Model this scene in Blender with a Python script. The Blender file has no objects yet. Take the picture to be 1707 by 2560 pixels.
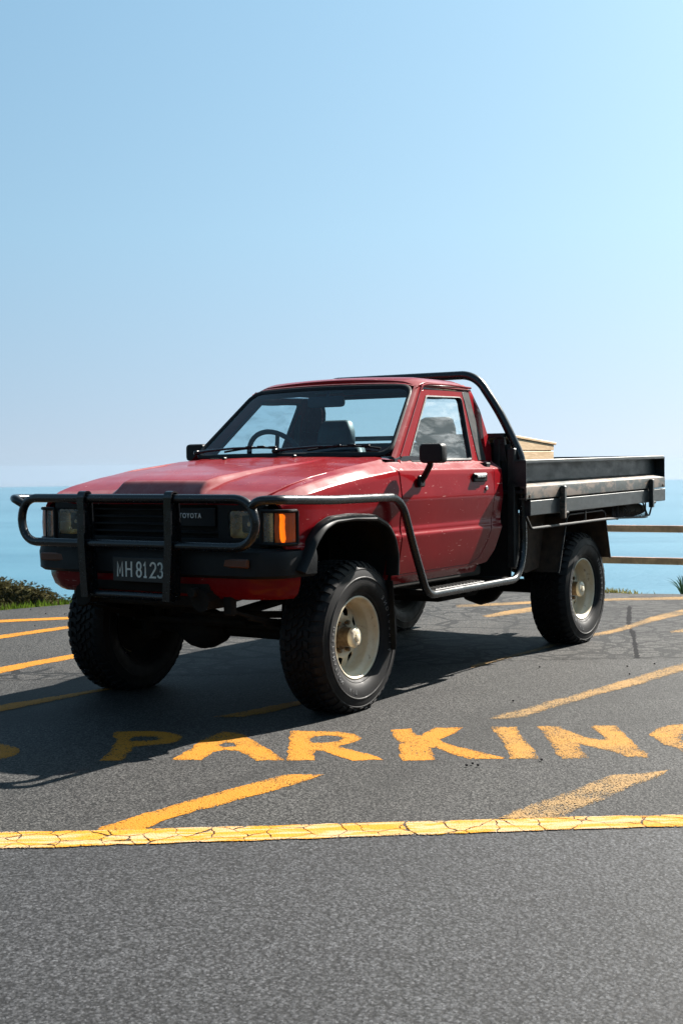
import bpy, bmesh, math, random
import numpy as np
from mathutils import Vector, Matrix
from mathutils.geometry import delaunay_2d_cdt
R = math.radians
PI = math.pi
random.seed(7)
rng = np.random.default_rng(11)
scene = bpy.context.scene
COL = scene.collection

# ------------------------------------------------------------------ camera
cam_d = bpy.data.cameras.new('camera')
cam = bpy.data.objects.new('camera', cam_d)
COL.objects.link(cam)
scene.camera = cam
yaw, pitch, roll = 3.7154968, -0.0357994, -0.0111911
fw = Vector((math.cos(yaw)*math.cos(pitch), math.sin(yaw)*math.cos(pitch), math.sin(pitch)))
rt = Vector((math.sin(yaw), -math.cos(yaw), 0))
up = rt.cross(fw)
r2 = math.cos(roll)*rt + math.sin(roll)*up
u2 = -math.sin(roll)*rt + math.cos(roll)*up
CAM = Vector((5.564249, 4.280081, 1.228975))
cam.matrix_world = Matrix(((r2.x, u2.x, -fw.x, CAM.x), (r2.y, u2.y, -fw.y, CAM.y), (r2.z, u2.z, -fw.z, CAM.z), (0, 0, 0, 1)))
cam_d.sensor_fit = 'HORIZONTAL'
cam_d.sensor_width = 24.0
cam_d.lens = 3323.05/1707*24.0
cam_d.clip_start = 0.1
cam_d.clip_end = 30000
cam_d.dof.use_dof = True
cam_d.dof.focus_distance = 6.9
cam_d.dof.aperture_fstop = 10.0

# ------------------------------------------------------------------ sky and sun
SUN = Vector((-1.13, 0.31, 1.0)).normalized()          # towards the sun
EL = math.asin(SUN.z)
AZ = math.atan2(SUN.x, SUN.y)                          # clockwise from +Y
world = bpy.data.worlds.new('World')
scene.world = world
world.use_nodes = True
wn, wl = world.node_tree.nodes, world.node_tree.links
wn.clear()
w_out = wn.new('ShaderNodeOutputWorld')
w_bg = wn.new('ShaderNodeBackground')
w_sky = wn.new('ShaderNodeTexSky')
w_sky.sky_type = 'NISHITA'
w_sky.sun_disc = False
w_sky.sun_elevation = EL
w_sky.sun_rotation = AZ
w_sky.altitude = 1200
w_sky.air_density = 0.42
w_sky.dust_density = 0.85
w_sky.ozone_density = 1.0
w_tc = wn.new('ShaderNodeTexCoord')
w_sep = wn.new('ShaderNodeSeparateXYZ')
w_max = wn.new('ShaderNodeMath'); w_max.operation = 'MAXIMUM'; w_max.inputs[1].default_value = 0.012
w_com = wn.new('ShaderNodeCombineXYZ')
wl.new(w_tc.outputs['Generated'], w_sep.inputs[0])
wl.new(w_sep.outputs[0], w_com.inputs[0]); wl.new(w_sep.outputs[1], w_com.inputs[1])
w_lift = wn.new('ShaderNodeMath'); w_lift.operation = 'MULTIPLY_ADD'; w_lift.inputs[1].default_value = 0.86; w_lift.inputs[2].default_value = 0.15
wl.new(w_sep.outputs[2], w_max.inputs[0]); wl.new(w_max.outputs[0], w_lift.inputs[0]); wl.new(w_lift.outputs[0], w_com.inputs[2])
w_nrm = wn.new('ShaderNodeVectorMath'); w_nrm.operation = 'NORMALIZE'
wl.new(w_com.outputs[0], w_nrm.inputs[0]); wl.new(w_nrm.outputs[0], w_sky.inputs[0])
w_el = wn.new('ShaderNodeValToRGB')
w_el.color_ramp.elements[0].position = 0.0; w_el.color_ramp.elements[0].color = (1.36, 1.07, 0.73, 1)
w_el.color_ramp.elements[1].position = 0.42; w_el.color_ramp.elements[1].color = (1.74, 2.02, 1.52, 1)
e3 = w_el.color_ramp.elements.new(0.17); e3.color = (1.58, 1.62, 1.14, 1)
w_mul = wn.new('ShaderNodeMix'); w_mul.data_type = 'RGBA'; w_mul.blend_type = 'MULTIPLY'; w_mul.inputs[0].default_value = 1.0
wl.new(w_max.outputs[0], w_el.inputs[0])
wl.new(w_sky.outputs[0], w_mul.inputs[6]); wl.new(w_el.outputs[0], w_mul.inputs[7])
wl.new(w_mul.outputs[2], w_bg.inputs[0])
w_bg.inputs[1].default_value = 0.059
wl.new(w_bg.outputs[0], w_out.inputs[0])

sun_d = bpy.data.lights.new('sun', 'SUN')
sun_d.energy = 5.0
sun_d.angle = R(0.55)
sun_d.color = (1.0, 0.945, 0.87)
sun = bpy.data.objects.new('sun', sun_d)
COL.objects.link(sun)
sun.rotation_euler = (-SUN).to_track_quat('-Z', 'Y').to_euler()
sun.location = (-20, 3, 12)

vs = scene.view_settings
vs.view_transform = 'Standard'
vs.look = 'None'
vs.exposure = 2.0
vs.gamma = 1.0
vs.use_curve_mapping = False
scene.cycles.max_bounces = 8
scene.cycles.transparent_max_bounces = 16
scene.cycles.caustics_reflective = False
scene.cycles.caustics_refractive = False

# ------------------------------------------------------------------ material helpers
class NT:
    def __init__(self, name):
        self.m = bpy.data.materials.new(name)
        self.m.use_nodes = True
        self.t = self.m.node_tree
        self.t.nodes.clear()
        self.out = self.n('ShaderNodeOutputMaterial')
    def n(self, typ, **kw):
        nd = self.t.nodes.new(typ)
        for k, v in kw.items():
            setattr(nd, k, v)
        return nd
    def l(self, a, b):
        self.t.links.new(a, b)
    def pos(self, scale=(1, 1, 1), obj=False):
        mp = self.n('ShaderNodeMapping')
        mp.inputs['Scale'].default_value = scale
        if obj:
            self.l(self.n('ShaderNodeTexCoord').outputs['Object'], mp.inputs[0])
        else:
            self.l(self.n('ShaderNodeNewGeometry').outputs['Position'], mp.inputs[0])
        return mp.outputs[0]
    def noise(self, vec, scale, detail=4, rough=0.6, dist=0.0):
        nd = self.n('ShaderNodeTexNoise')
        nd.inputs['Scale'].default_value = scale
        nd.inputs['Detail'].default_value = detail
        nd.inputs['Roughness'].default_value = rough
        nd.inputs['Distortion'].default_value = dist
        self.l(vec, nd.inputs['Vector'])
        return nd.outputs[0]
    def vor(self, vec, scale, feature='F1', rand=1.0):
        nd = self.n('ShaderNodeTexVoronoi', feature=feature)
        nd.inputs['Scale'].default_value = scale
        nd.inputs['Randomness'].default_value = rand
        self.l(vec, nd.inputs['Vector'])
        return nd
    def ramp(self, fac, stops, interp='LINEAR'):
        nd = self.n('ShaderNodeValToRGB')
        cr = nd.color_ramp
        cr.interpolation = interp
        while len(cr.elements) < len(stops):
            cr.elements.new(0.5)
        for e, (p, c) in zip(cr.elements, stops):
            e.position = p
            e.color = (c, c, c, 1) if not hasattr(c, '__len__') else (*c, 1)
        self.l(fac, nd.inputs[0])
        return nd.outputs[0]
    def mix(self, fac, a, b, blend='MIX'):
        nd = self.n('ShaderNodeMix', data_type='RGBA', blend_type=blend)
        for i, v in ((0, fac), (6, a), (7, b)):
            if hasattr(v, 'is_linked'):
                self.l(v, nd.inputs[i])
            elif i == 0:
                nd.inputs[0].default_value = v
            else:
                nd.inputs[i].default_value = (*v, 1)
        return nd.outputs[2]
    def math(self, op, a, b=0.0, clamp=False):
        nd = self.n('ShaderNodeMath', operation=op, use_clamp=clamp)
        for i, v in ((0, a), (1, b)):
            if hasattr(v, 'is_linked'):
                self.l(v, nd.inputs[i])
            else:
                nd.inputs[i].default_value = v
        return nd.outputs[0]
    def bump(self, h, strength=0.3, dist=0.01, normal=None):
        nd = self.n('ShaderNodeBump')
        nd.inputs['Strength'].default_value = strength
        nd.inputs['Distance'].default_value = dist
        self.l(h, nd.inputs['Height'])
        if normal is not None:
            self.l(normal, nd.inputs['Normal'])
        return nd.outputs[0]
    def bsdf(self, color, rough=0.5, metal=0.0, normal=None, coat=0.0, spec=0.5, coat_rough=0.05):
        b = self.n('ShaderNodeBsdfPrincipled')
        for key, v in (('Base Color', color), ('Roughness', rough), ('Metallic', metal), ('Coat Weight', coat), ('Specular IOR Level', spec), ('Coat Roughness', coat_rough)):
            if hasattr(v, 'is_linked'):
                self.l(v, b.inputs[key])
            elif key == 'Base Color':
                b.inputs[key].default_value = (*v, 1)
            else:
                b.inputs[key].default_value = v
        if normal is not None:
            self.l(normal, b.inputs['Normal'])
        self.l(b.outputs[0], self.out.inputs[0])
        return b

MAT = {}
def simple(name, col, rough=0.5, metal=0.0, var=0.25, scale=12, bump=0.0, coat=0.0, spec=0.5):
    t = NT(name)
    p = t.pos()
    n1 = t.noise(p, scale, 5, 0.65)
    c = t.mix(t.ramp(n1, [(0.3, 0.0), (0.7, 1.0)]), tuple(x*(1-var) for x in col), tuple(min(1, x*(1+var)) for x in col))
    rr = t.ramp(t.noise(p, scale*2.3, 4), [(0.3, max(0.02, rough-0.08)), (0.7, min(1, rough+0.08))])
    nm = t.bump(t.noise(p, scale*14, 3), bump, 0.002) if bump else None
    t.bsdf(c, rr, metal, nm, coat, spec)
    MAT[name] = t.m
    return t.m

# --- red paint: faded, dusty, with stone chips and scratches
t = NT('red_paint')
p = t.pos()
fade = t.noise(p, 2.2, 5, 0.6)
fine = t.noise(p, 38, 4, 0.7)
c = t.mix(t.ramp(fade, [(0.35, 0.0), (0.7, 1.0)]), (0.136, 0.0034, 0.0062), (0.176, 0.0062, 0.0092))
c = t.mix(t.math('MULTIPLY', t.ramp(fine, [(0.5, 0.0), (0.75, 1.0)]), 0.2), c, (0.220, 0.018, 0.022))
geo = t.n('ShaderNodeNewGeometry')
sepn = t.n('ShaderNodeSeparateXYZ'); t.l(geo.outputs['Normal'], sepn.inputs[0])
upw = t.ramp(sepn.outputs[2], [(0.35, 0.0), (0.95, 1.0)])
chalk_glare = t.ramp(sepn.outputs[2], [(0.50, 0.0), (0.72, 0.75), (0.92, 0.70), (0.955, 0.06)])  # pale tilted edges: chalked paint plus sun glare painted into the colour
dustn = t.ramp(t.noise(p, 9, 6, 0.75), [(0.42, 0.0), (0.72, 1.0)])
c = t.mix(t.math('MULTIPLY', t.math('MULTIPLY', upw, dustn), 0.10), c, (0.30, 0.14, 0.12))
ck = t.math('MULTIPLY', chalk_glare, t.ramp(t.noise(p, 5.5, 6, 0.75), [(0.30, 0.35), (0.62, 1.0)]))
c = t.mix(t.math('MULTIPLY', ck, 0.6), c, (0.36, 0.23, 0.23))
sp = t.vor(t.pos((1, 1, 1)), 46)
chip = t.math('MULTIPLY', t.math('LESS_THAN', sp.outputs['Distance'], 0.13), t.math('GREATER_THAN', t.noise(p, 7, 3), 0.56))
scp = t.n('ShaderNodeMapping'); scp.inputs['Rotation'].default_value = (0, R(-48), 0); scp.inputs['Scale'].default_value = (9, 9, 90)
t.l(t.n('ShaderNodeNewGeometry').outputs['Position'], scp.inputs[0])
scr = t.math('MULTIPLY', t.math('GREATER_THAN', t.noise(scp.outputs[0], 1.0, 2, 0.5), 0.705), t.math('GREATER_THAN', t.noise(p, 3.1, 2), 0.50))
c = t.mix(t.math('MULTIPLY', t.math('MAXIMUM', chip, scr), 0.6), c, (0.42, 0.22, 0.20))
# road dirt towards the sill
sepp = t.n('ShaderNodeSeparateXYZ'); t.l(t.n('ShaderNodeNewGeometry').outputs['Position'], sepp.inputs[0])
low = t.ramp(sepp.outputs[2], [(0.60, 1.0), (0.88, 0.0)])
dirt = t.math('MULTIPLY', low, t.ramp(t.noise(p, 6, 6, 0.7), [(0.38, 0.0), (0.75, 1.0)]))
c = t.mix(t.math('MULTIPLY', dirt, 0.22), c, (0.11, 0.045, 0.03))
ro = t.ramp(t.noise(p, 5, 6, 0.7), [(0.3, 0.16), (0.75, 0.32)])
nm = t.bump(t.noise(p, 3.2, 2), 0.06, 0.012)
t.bsdf(c, ro, 0, nm, 0.15, 0.04, 0.03)
MAT['red_paint'] = t.m

# --- black tubes: chipped satin enamel
t = NT('black_enamel')
p = t.pos()
wear = t.ramp(t.noise(p, 26, 6, 0.75), [(0.62, 0.0), (0.70, 1.0)])
c = t.mix(t.math('MULTIPLY', wear, 0.5), (0.004, 0.005, 0.0065), (0.06, 0.056, 0.052))
t.bsdf(c, t.ramp(t.noise(p, 14, 5, 0.7), [(0.3, 0.20), (0.75, 0.36)]), 0, t.bump(t.noise(p, 60, 3), 0.08, 0.002), 0.0, 0.5)
MAT['black_enamel'] = t.m

simple('black_plastic', (0.004, 0.0045, 0.005), 0.5, 0, 0.3, 9, 0.15, spec=0.22)
simple('bumper_plastic', (0.006, 0.0075, 0.009), 0.55, 0, 0.3, 7, 0.2, spec=0.22)
simple('grille_black', (0.006, 0.007, 0.008), 0.5, 0, 0.2, 9, 0.0, spec=0.22)
simple('seal_rubber', (0.008, 0.009, 0.010), 0.6, 0, 0.3, 30, 0.1, spec=0.22)
simple('underbody', (0.012, 0.010, 0.008), 0.85, 0, 0.5, 6, 0.4, spec=0.22)
simple('cabin_plastic', (0.014, 0.020, 0.028), 0.55, 0, 0.2, 10, 0.1, spec=0.22)
simple('seat_vinyl', (0.028, 0.040, 0.052), 0.55, 0, 0.25, 14, 0.2)
simple('headliner', (0.03, 0.034, 0.04), 0.9, 0, 0.2, 8)
simple('chrome', (0.75, 0.76, 0.78), 0.18, 1.0, 0.1, 20)
simple('reflector', (1.0, 0.78, 0.47), 0.28, 0.75, 0.1, 8)
simple('plate_white', (0.62, 0.61, 0.55), 0.5, 0, 0.15, 40)
simple('plate_black', (0.009, 0.009, 0.009), 0.5, 0, 0.2, 20)
simple('badge_silver', (0.72, 0.74, 0.76), 0.35, 0.3, 0.08, 30)
simple('tyre_letter', (0.13, 0.13, 0.13), 0.6, 0, 0.3, 40)
simple('fence_wood', (0.52, 0.27, 0.17), 0.85, 0, 0.45, 7, 0.3)
simple('bark', (0.10, 0.075, 0.055), 0.9, 0, 0.4, 14, 0.4)
simple('bag_canvas', (0.055, 0.040, 0.022), 0.9, 0, 0.4, 16, 0.5)
simple('wire_steel', (0.016, 0.015, 0.014), 0.6, 0, 0.4, 30, spec=0.3)
simple('rock_chip', (0.012, 0.012, 0.013), 0.95, 0, 0.4, 90, spec=0.05)
simple('rust_metal', (0.060, 0.036, 0.022), 0.75, 0.2, 0.5, 16, 0.3)

# --- rubber
t = NT('tyre_rubber')
p = t.pos()
c = t.mix(t.ramp(t.noise(p, 11, 6, 0.7), [(0.35, 0.0), (0.75, 1.0)]), (0.005, 0.005, 0.006), (0.013, 0.012, 0.011))
t.bsdf(c, t.ramp(t.noise(p, 20, 4), [(0.3, 0.55), (0.7, 0.75)]), 0, t.bump(t.noise(p, 160, 3), 0.15, 0.001), 0, 0.2)
MAT['tyre_rubber'] = t.m

# --- cream wheel paint with rust blooms
t = NT('cream_wheel_paint')
p = t.pos()
rust = t.ramp(t.noise(p, 17, 6, 0.72, 0.4), [(0.60, 0.0), (0.70, 1.0)])
stain = t.ramp(t.noise(p, 7, 5, 0.7), [(0.4, 0.0), (0.8, 1.0)])
c = t.mix(stain, (0.62, 0.55, 0.41), (0.46, 0.35, 0.21))
c = t.mix(t.math('MULTIPLY', rust, 0.85), c, (0.15, 0.07, 0.03))
t.bsdf(c, 0.42, 0, t.bump(rust, 0.15, 0.002), 0.15)
MAT['cream_wheel_paint'] = t.m
t = NT('rusty_hub')
p = t.pos()
c = t.mix(t.ramp(t.noise(p, 30, 6, 0.7), [(0.4, 0.0), (0.7, 1.0)]), (0.085, 0.050, 0.022), (0.20, 0.135, 0.07))
t.bsdf(c, 0.55, 0.25, t.bump(t.noise(p, 70, 4), 0.2, 0.002))
MAT['rusty_hub'] = t.m

# --- tray steel: dark green-black paint over scuffed steel
def tray_mat(name, base, alt, lo, hi, sc):
    t = NT(name)
    p = t.pos((1, 1, 2.2))
    f = t.ramp(t.noise(p, sc, 7, 0.72, 0.3), [(lo, 0.0), (hi, 1.0)])
    c = t.mix(f, base, alt)
    c = t.mix(t.ramp(t.noise(t.pos((3, 3, 26)), 2.0, 5, 0.7), [(0.55, 0.0), (0.8, 0.5)]), c, tuple(x*0.35 for x in base))
    c = t.mix(t.ramp(t.noise(p, 28, 5, 0.75), [(0.66, 0.0), (0.74, 0.8)]), c, (0.20, 0.09, 0.05))
    t.bsdf(c, t.ramp(t.noise(p, 9, 5), [(0.3, 0.36), (0.7, 0.6)]), 0.15, t.bump(t.noise(p, 40, 4), 0.12, 0.002))
    MAT[name] = t.m
tray_mat('tray_paint', (0.010, 0.0135, 0.0145), (0.034, 0.039, 0.039), 0.42, 0.75, 5)
tray_mat('tray_worn', (0.125, 0.092, 0.070), (0.020, 0.025, 0.023), 0.46, 0.55, 4.5)
tray_mat('tray_dark', (0.010, 0.011, 0.011), (0.022, 0.021, 0.019), 0.45, 0.75, 5)

# --- timber
t = NT('box_timber')
p = t.pos((2, 2, 14))
g = t.noise(p, 2.4, 6, 0.6, 1.6)
c = t.mix(t.ramp(g, [(0.3, 0.0), (0.7, 1.0)]), (0.42, 0.27, 0.14), (0.66, 0.48, 0.29))
kn = t.ramp(t.noise(t.pos(), 3.6, 4, 0.6, 0.8), [(0.60, 0.0), (0.74, 1.0)])
c = t.mix(t.math('MULTIPLY', kn, 0.6), c, (0.20, 0.11, 0.05))
t.bsdf(c, 0.7, 0, t.bump(g, 0.2, 0.002))
MAT['box_timber'] = t.m

# --- thin glass
def glass(name, tint, dust_sheen=0.0, band=False, refl=1.0):
    t = NT(name)
    tr = t.n('ShaderNodeBsdfTransparent')
    tr.inputs[0].default_value = (*tint, 1)
    if band:
        sp = t.n('ShaderNodeSeparateXYZ'); t.l(t.pos(), sp.inputs[0])
        f = t.ramp(t.math('MULTIPLY', t.math('SUBTRACT', sp.outputs[2], 1.27), 2.5), [(0.86, 0.0), (0.95, 1.0)])
        t.l(t.mix(f, tint, (0.10, 0.36, 0.62)), tr.inputs[0])
    gl = t.n('ShaderNodeBsdfGlossy'); gl.inputs['Roughness'].default_value = 0.02
    fr = t.n('ShaderNodeFresnel'); fr.inputs[0].default_value = 1.52
    bf = t.n('ShaderNodeNewGeometry').outputs['Backfacing']
    t.l(t.math('ADD', t.math('MULTIPLY', bf, 1/1.52-1.52), 1.52), fr.inputs[0])
    mx = t.n('ShaderNodeMixShader')
    t.l(t.math('MULTIPLY', fr.outputs[0], refl, True), mx.inputs[0]); t.l(tr.outputs[0], mx.inputs[1]); t.l(gl.outputs[0], mx.inputs[2])
    last = mx.outputs[0]
    if dust_sheen:
        df = t.n('ShaderNodeBsdfDiffuse'); df.inputs[0].default_value = (0.55, 0.58, 0.6, 1)
        dn = t.ramp(t.noise(t.pos((2.2, 1, 9)), 2.2, 6, 0.65, 0.6), [(0.46, 0.05), (0.72, 1.0)])
        m2 = t.n('ShaderNodeMixShader')
        t.l(t.math('MULTIPLY', dn, dust_sheen), m2.inputs[0]); t.l(last, m2.inputs[1]); t.l(df.outputs[0], m2.inputs[2])
        last = m2.outputs[0]
    t.l(last, t.out.inputs[0])
    MAT[name] = t.m
glass('windscreen_glass', (0.66, 0.86, 0.90), 0.03, True)
glass('side_glass', (0.82, 0.92, 0.95), 0.30)  # streaky dust plus a painted pale reflection of sky and land
glass('rear_glass', (0.86, 0.93, 0.93), 0.02)

def lens(name, col, rough, freq, body=0.14):
    t = NT(name)
    p = t.pos()
    w = t.n('ShaderNodeTexWave', bands_direction='Y'); w.inputs['Scale'].default_value = freq; t.l(p, w.inputs[0])
    w2 = t.n('ShaderNodeTexWave', bands_direction='Z'); w2.inputs['Scale'].default_value = freq*0.7; t.l(p, w2.inputs[0])
    nm = t.bump(t.math('ADD', w.outputs[0], w2.outputs[0]), 0.25, 0.003)
    tr = t.n('ShaderNodeBsdfTransparent'); tr.inputs[0].default_value = (*col, 1)
    gl = t.n('ShaderNodeBsdfGlossy'); gl.inputs['Roughness'].default_value = rough; t.l(nm, gl.inputs['Normal'])
    tl = t.n('ShaderNodeBsdfTranslucent'); tl.inputs[0].default_value = (*col, 1); t.l(nm, tl.inputs['Normal'])
    df = t.n('ShaderNodeBsdfDiffuse'); df.inputs[0].default_value = (*col, 1); t.l(nm, df.inputs['Normal'])
    m0 = t.n('ShaderNodeMixShader'); m0.inputs[0].default_value = 0.5; t.l(tl.outputs[0], m0.inputs[1]); t.l(df.outputs[0], m0.inputs[2])
    m1 = t.n('ShaderNodeMixShader'); m1.inputs[0].default_value = body; t.l(tr.outputs[0], m1.inputs[1]); t.l(m0.outputs[0], m1.inputs[2])
    fr = t.n('ShaderNodeFresnel'); fr.inputs[0].default_value = 1.5; t.l(nm, fr.inputs['Normal'])
    m2 = t.n('ShaderNodeMixShader'); t.l(fr.outputs[0], m2.inputs[0]); t.l(m1.outputs[0], m2.inputs[1]); t.l(gl.outputs[0], m2.inputs[2])
    t.l(m2.outputs[0], t.out.inputs[0])
    MAT[name] = t.m
lens('clear_lens', (0.99, 0.91, 0.76), 0.08, 55)
lens('amber_lens', (1.0, 0.17, 0.003), 0.12, 90, 0.95)
lens('dull_amber_lens', (0.22, 0.055, 0.008), 0.35, 90, 0.9)

# --- asphalt
def asphalt(name, dark, light, stone, bumpk, cracks=False, big=0.25, gloss=0.15):
    t = NT(name)
    p = t.pos()
    v = t.vor(p, stone)
    v2 = t.vor(p, stone*0.6)
    sv = t.n('ShaderNodeSeparateColor'); t.l(v.outputs['Color'], sv.inputs[0])
    sv2 = t.n('ShaderNodeSeparateColor'); t.l(v2.outputs['Color'], sv2.inputs[0])
    mid = tuple(a*0.55+b*0.45 for a, b in zip(dark, light))
    c = t.mix(t.ramp(sv.outputs[0], [(0.0, 0.0), (0.16, 0.15), (0.42, 0.85), (0.80, 1.0)]), tuple(x*0.2 for x in dark), mid)
    c = t.mix(t.ramp(sv.outputs[0], [(0.80, 0.0), (0.90, 1.0)]), c, light)
    c = t.mix(t.ramp(sv2.outputs[1], [(0.84, 0.0), (0.92, 0.5)]), c, light)
    c = t.mix(t.ramp(v2.outputs['Distance'], [(0.48, 0.0), (0.75, 0.85)]), c, tuple(x*0.25 for x in dark))
    mott = t.noise(p, 1.1, 6, 0.62)
    c = t.mix(t.ramp(mott, [(0.32, big), (0.68, 0.0)]), c, tuple(x*0.45 for x in dark))
    spk = t.noise(p, stone*1.35, 2, 0.5)
    c = t.mix(t.ramp(spk, [(0.34, 0.95), (0.45, 0.0)]), c, tuple(x*0.18 for x in dark))
    c = t.mix(t.ramp(spk, [(0.66, 0.0), (0.74, 0.9)]), c, tuple(x*1.7 for x in light))
    # pits and dropped grit
    pit = t.vor(p, 4.0)
    pitm = t.math('MULTIPLY', t.math('LESS_THAN', pit.outputs['Distance'], 0.055), t.math('GREATER_THAN', t.noise(p, 2.0, 3), 0.52))
    c = t.mix(t.math('MULTIPLY', pitm, 0.85), c, (0.012, 0.012, 0.012))
    stain = t.ramp(t.noise(t.pos((0.35, 1.0, 1)), 0.8, 5, 0.6, 0.8), [(0.48, 0.0), (0.64, 0.6)])
    c = t.mix(stain, c, tuple(x*0.55 for x in dark))
    h = t.math('ADD', t.math('MULTIPLY', sv.outputs[1], 0.5), t.math('MULTIPLY', v2.outputs['Distance'], -0.9))
    rough = 0.75
    if cracks:
        wob = t.n('ShaderNodeMix', data_type='VECTOR'); wob.inputs[0].default_value = 0.10
        ns = t.n('ShaderNodeTexNoise'); ns.inputs['Scale'].default_value = 5; ns.inputs['Detail'].default_value = 5; t.l(p, ns.inputs['Vector'])
        t.l(p, wob.inputs[4]); t.l(ns.outputs['Color'], wob.inputs[5])
        e = t.vor(wob.outputs[1], 2.7, 'DISTANCE_TO_EDGE')
        e2 = t.vor(wob.outputs[1], 6.4, 'DISTANCE_TO_EDGE')
        gate = t.ramp(t.noise(p, 0.55, 3, 0.5), [(0.46, 0.0), (0.52, 1.0)])
        k1 = t.math('MULTIPLY', t.math('LESS_THAN', e.outputs['Distance'], 0.050), t.ramp(t.noise(p, 1.3, 2), [(0.36, 0.0), (0.42, 1.0)]))
        k2 = t.math('MULTIPLY', t.math('LESS_THAN', e2.outputs['Distance'], 0.070), gate)
        k = t.math('MAXIMUM', k1, k2)
        c = t.mix(t.math('MULTIPLY', k, 0.97), c, (0.004, 0.004, 0.004))
        h = t.math('SUBTRACT', h, t.math('MULTIPLY', k, 1.6))
    nm = t.bump(h, bumpk, 0.8/stone)
    t.bsdf(c, rough, 0, nm, 0, gloss)
    MAT[name] = t.m
asphalt('road_asphalt', (0.0085, 0.009, 0.0104), (0.062, 0.064, 0.0685), 140, 0.35, False, 0.25, 0.22)
asphalt('car_park_asphalt', (0.016, 0.0159, 0.0158), (0.088, 0.086, 0.082), 160, 0.45, False, 0.30)
asphalt('cracked_asphalt', (0.024, 0.0235, 0.0225), (0.100, 0.096, 0.090), 150, 0.45, True, 0.35)

def paint(name, col, worn, holes, cracked=0.0):
    t = NT(name)
    p = t.pos()
    v = t.vor(p, 150)
    thin = t.noise(p, 2.6, 5, 0.65)
    c = t.mix(t.ramp(thin, [(0.35, 0.0), (0.70, 1.0)]), col, worn)
    at = t.n('ShaderNodeAttribute'); at.attribute_name = 'inside'
    hole = t.math('ADD', t.math('MULTIPLY', v.outputs['Distance'], 0.55), t.math('MULTIPLY', t.noise(p, 75, 4, 0.75), 0.80))
    hole = t.math('ADD', hole, t.math('MULTIPLY', t.math('SUBTRACT', thin, 0.5), 0.55))
    hole = t.math('ADD', hole, t.math('MULTIPLY', t.math('SUBTRACT', 1.0, at.outputs['Fac']), 0.17))
    hm = t.ramp(hole, [(holes, 0.0), (holes+0.07, 1.0)])
    h = t.math('MULTIPLY', v.outputs['Distance'], -1.0)
    if cracked:
        mp = t.n('ShaderNodeMapping'); mp.vector_type = 'TEXTURE'
        mp.inputs['Rotation'].default_value = (0, 0, cracked)
        t.l(t.n('ShaderNodeNewGeometry').outputs['Position'], mp.inputs[0])
        m2 = t.n('ShaderNodeMapping'); m2.inputs['Scale'].default_value = (2.2, 14, 1); t.l(mp.outputs[0], m2.inputs[0])
        pale = t.ramp(t.noise(m2.outputs[0], 1.5, 6, 0.72, 0.4), [(0.47, 0.0), (0.55, 1.0)])
        c = t.mix(t.math('MULTIPLY', pale, 0.65), c, (0.33, 0.26, 0.18))
        wob = t.n('ShaderNodeMix', data_type='VECTOR'); wob.inputs[0].default_value = 0.05
        ns = t.n('ShaderNodeTexNoise'); ns.inputs['Scale'].default_value = 14; ns.inputs['Detail'].default_value = 5; t.l(mp.outputs[0], ns.inputs['Vector'])
        t.l(mp.outputs[0], wob.inputs[4]); t.l(ns.outputs['Color'], wob.inputs[5])
        m3 = t.n('ShaderNodeMapping'); m3.inputs['Scale'].default_value = (9.5, 8.5, 1); t.l(wob.outputs[1], m3.inputs[0])
        e = t.vor(m3.outputs[0], 1.0, 'DISTANCE_TO_EDGE')
        k = t.math('LESS_THAN', e.outputs['Distance'], t.math('MULTIPLY', t.math('SUBTRACT', t.noise(p, 9, 3), 0.30), 0.085))
        hm = t.math('MAXIMUM', hm, t.math('MULTIPLY', k, 0.92))
        h = t.math('SUBTRACT', h, k)
    t.bsdf(c, 0.8, 0, t.bump(h, 0.4, 0.006), 0, 0.15)
    b_ = [n for n in t.t.nodes if n.type == 'BSDF_PRINCIPLED'][0]
    tr = t.n('ShaderNodeBsdfTransparent')
    mx = t.n('ShaderNodeMixShader'); t.l(hm, mx.inputs[0]); t.l(b_.outputs[0], mx.inputs[1]); t.l(tr.outputs[0], mx.inputs[2])
    t.l(mx.outputs[0], t.out.inputs[0])
    MAT[name] = t.m
paint('yellow_paint', (0.315, 0.118, 0.0022), (0.275, 0.122, 0.011), 0.82)
paint('bleached_yellow_paint', (0.235, 0.135, 0.045), (0.18, 0.125, 0.065), 0.72)
paint('faded_yellow_paint', (0.275, 0.128, 0.015), (0.22, 0.12, 0.034), 0.77)
paint('edge_line_paint', (0.37, 0.155, 0.0025), (0.34, 0.165, 0.010), 0.92, 2.196)

# --- vegetation
def leafmat(name, a, b, trans=0.35):
    t = NT(name)
    oi = t.noise(t.pos(), 0.9, 4, 0.7)
    n2 = t.noise(t.pos(), 14, 2)
    c = t.mix(t.ramp(t.math('ADD', t.math('MULTIPLY', oi, 0.5), t.math('MULTIPLY', n2, 0.5)), [(0.38, 0.0), (0.62, 1.0)]), a, b)
    d = t.n('ShaderNodeBsdfDiffuse'); t.l(c, d.inputs[0])
    tl = t.n('ShaderNodeBsdfTranslucent'); t.l(c, tl.inputs[0])
    m = t.n('ShaderNodeMixShader'); m.inputs[0].default_value = trans
    t.l(d.outputs[0], m.inputs[1]); t.l(tl.outputs[0], m.inputs[2]); t.l(m.outputs[0], t.out.inputs[0])
    MAT[name] = t.m
leafmat('bush_leaf', (0.020, 0.022, 0.010), (0.075, 0.066, 0.030), 0.2)
leafmat('grass_blade', (0.030, 0.065, 0.006), (0.075, 0.115, 0.014), 0.45)
leafmat('dry_blade', (0.10, 0.11, 0.03), (0.24, 0.20, 0.08), 0.35)
leafmat('flax_leaf', (0.020, 0.045, 0.030), (0.045, 0.080, 0.045), 0.25)

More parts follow.
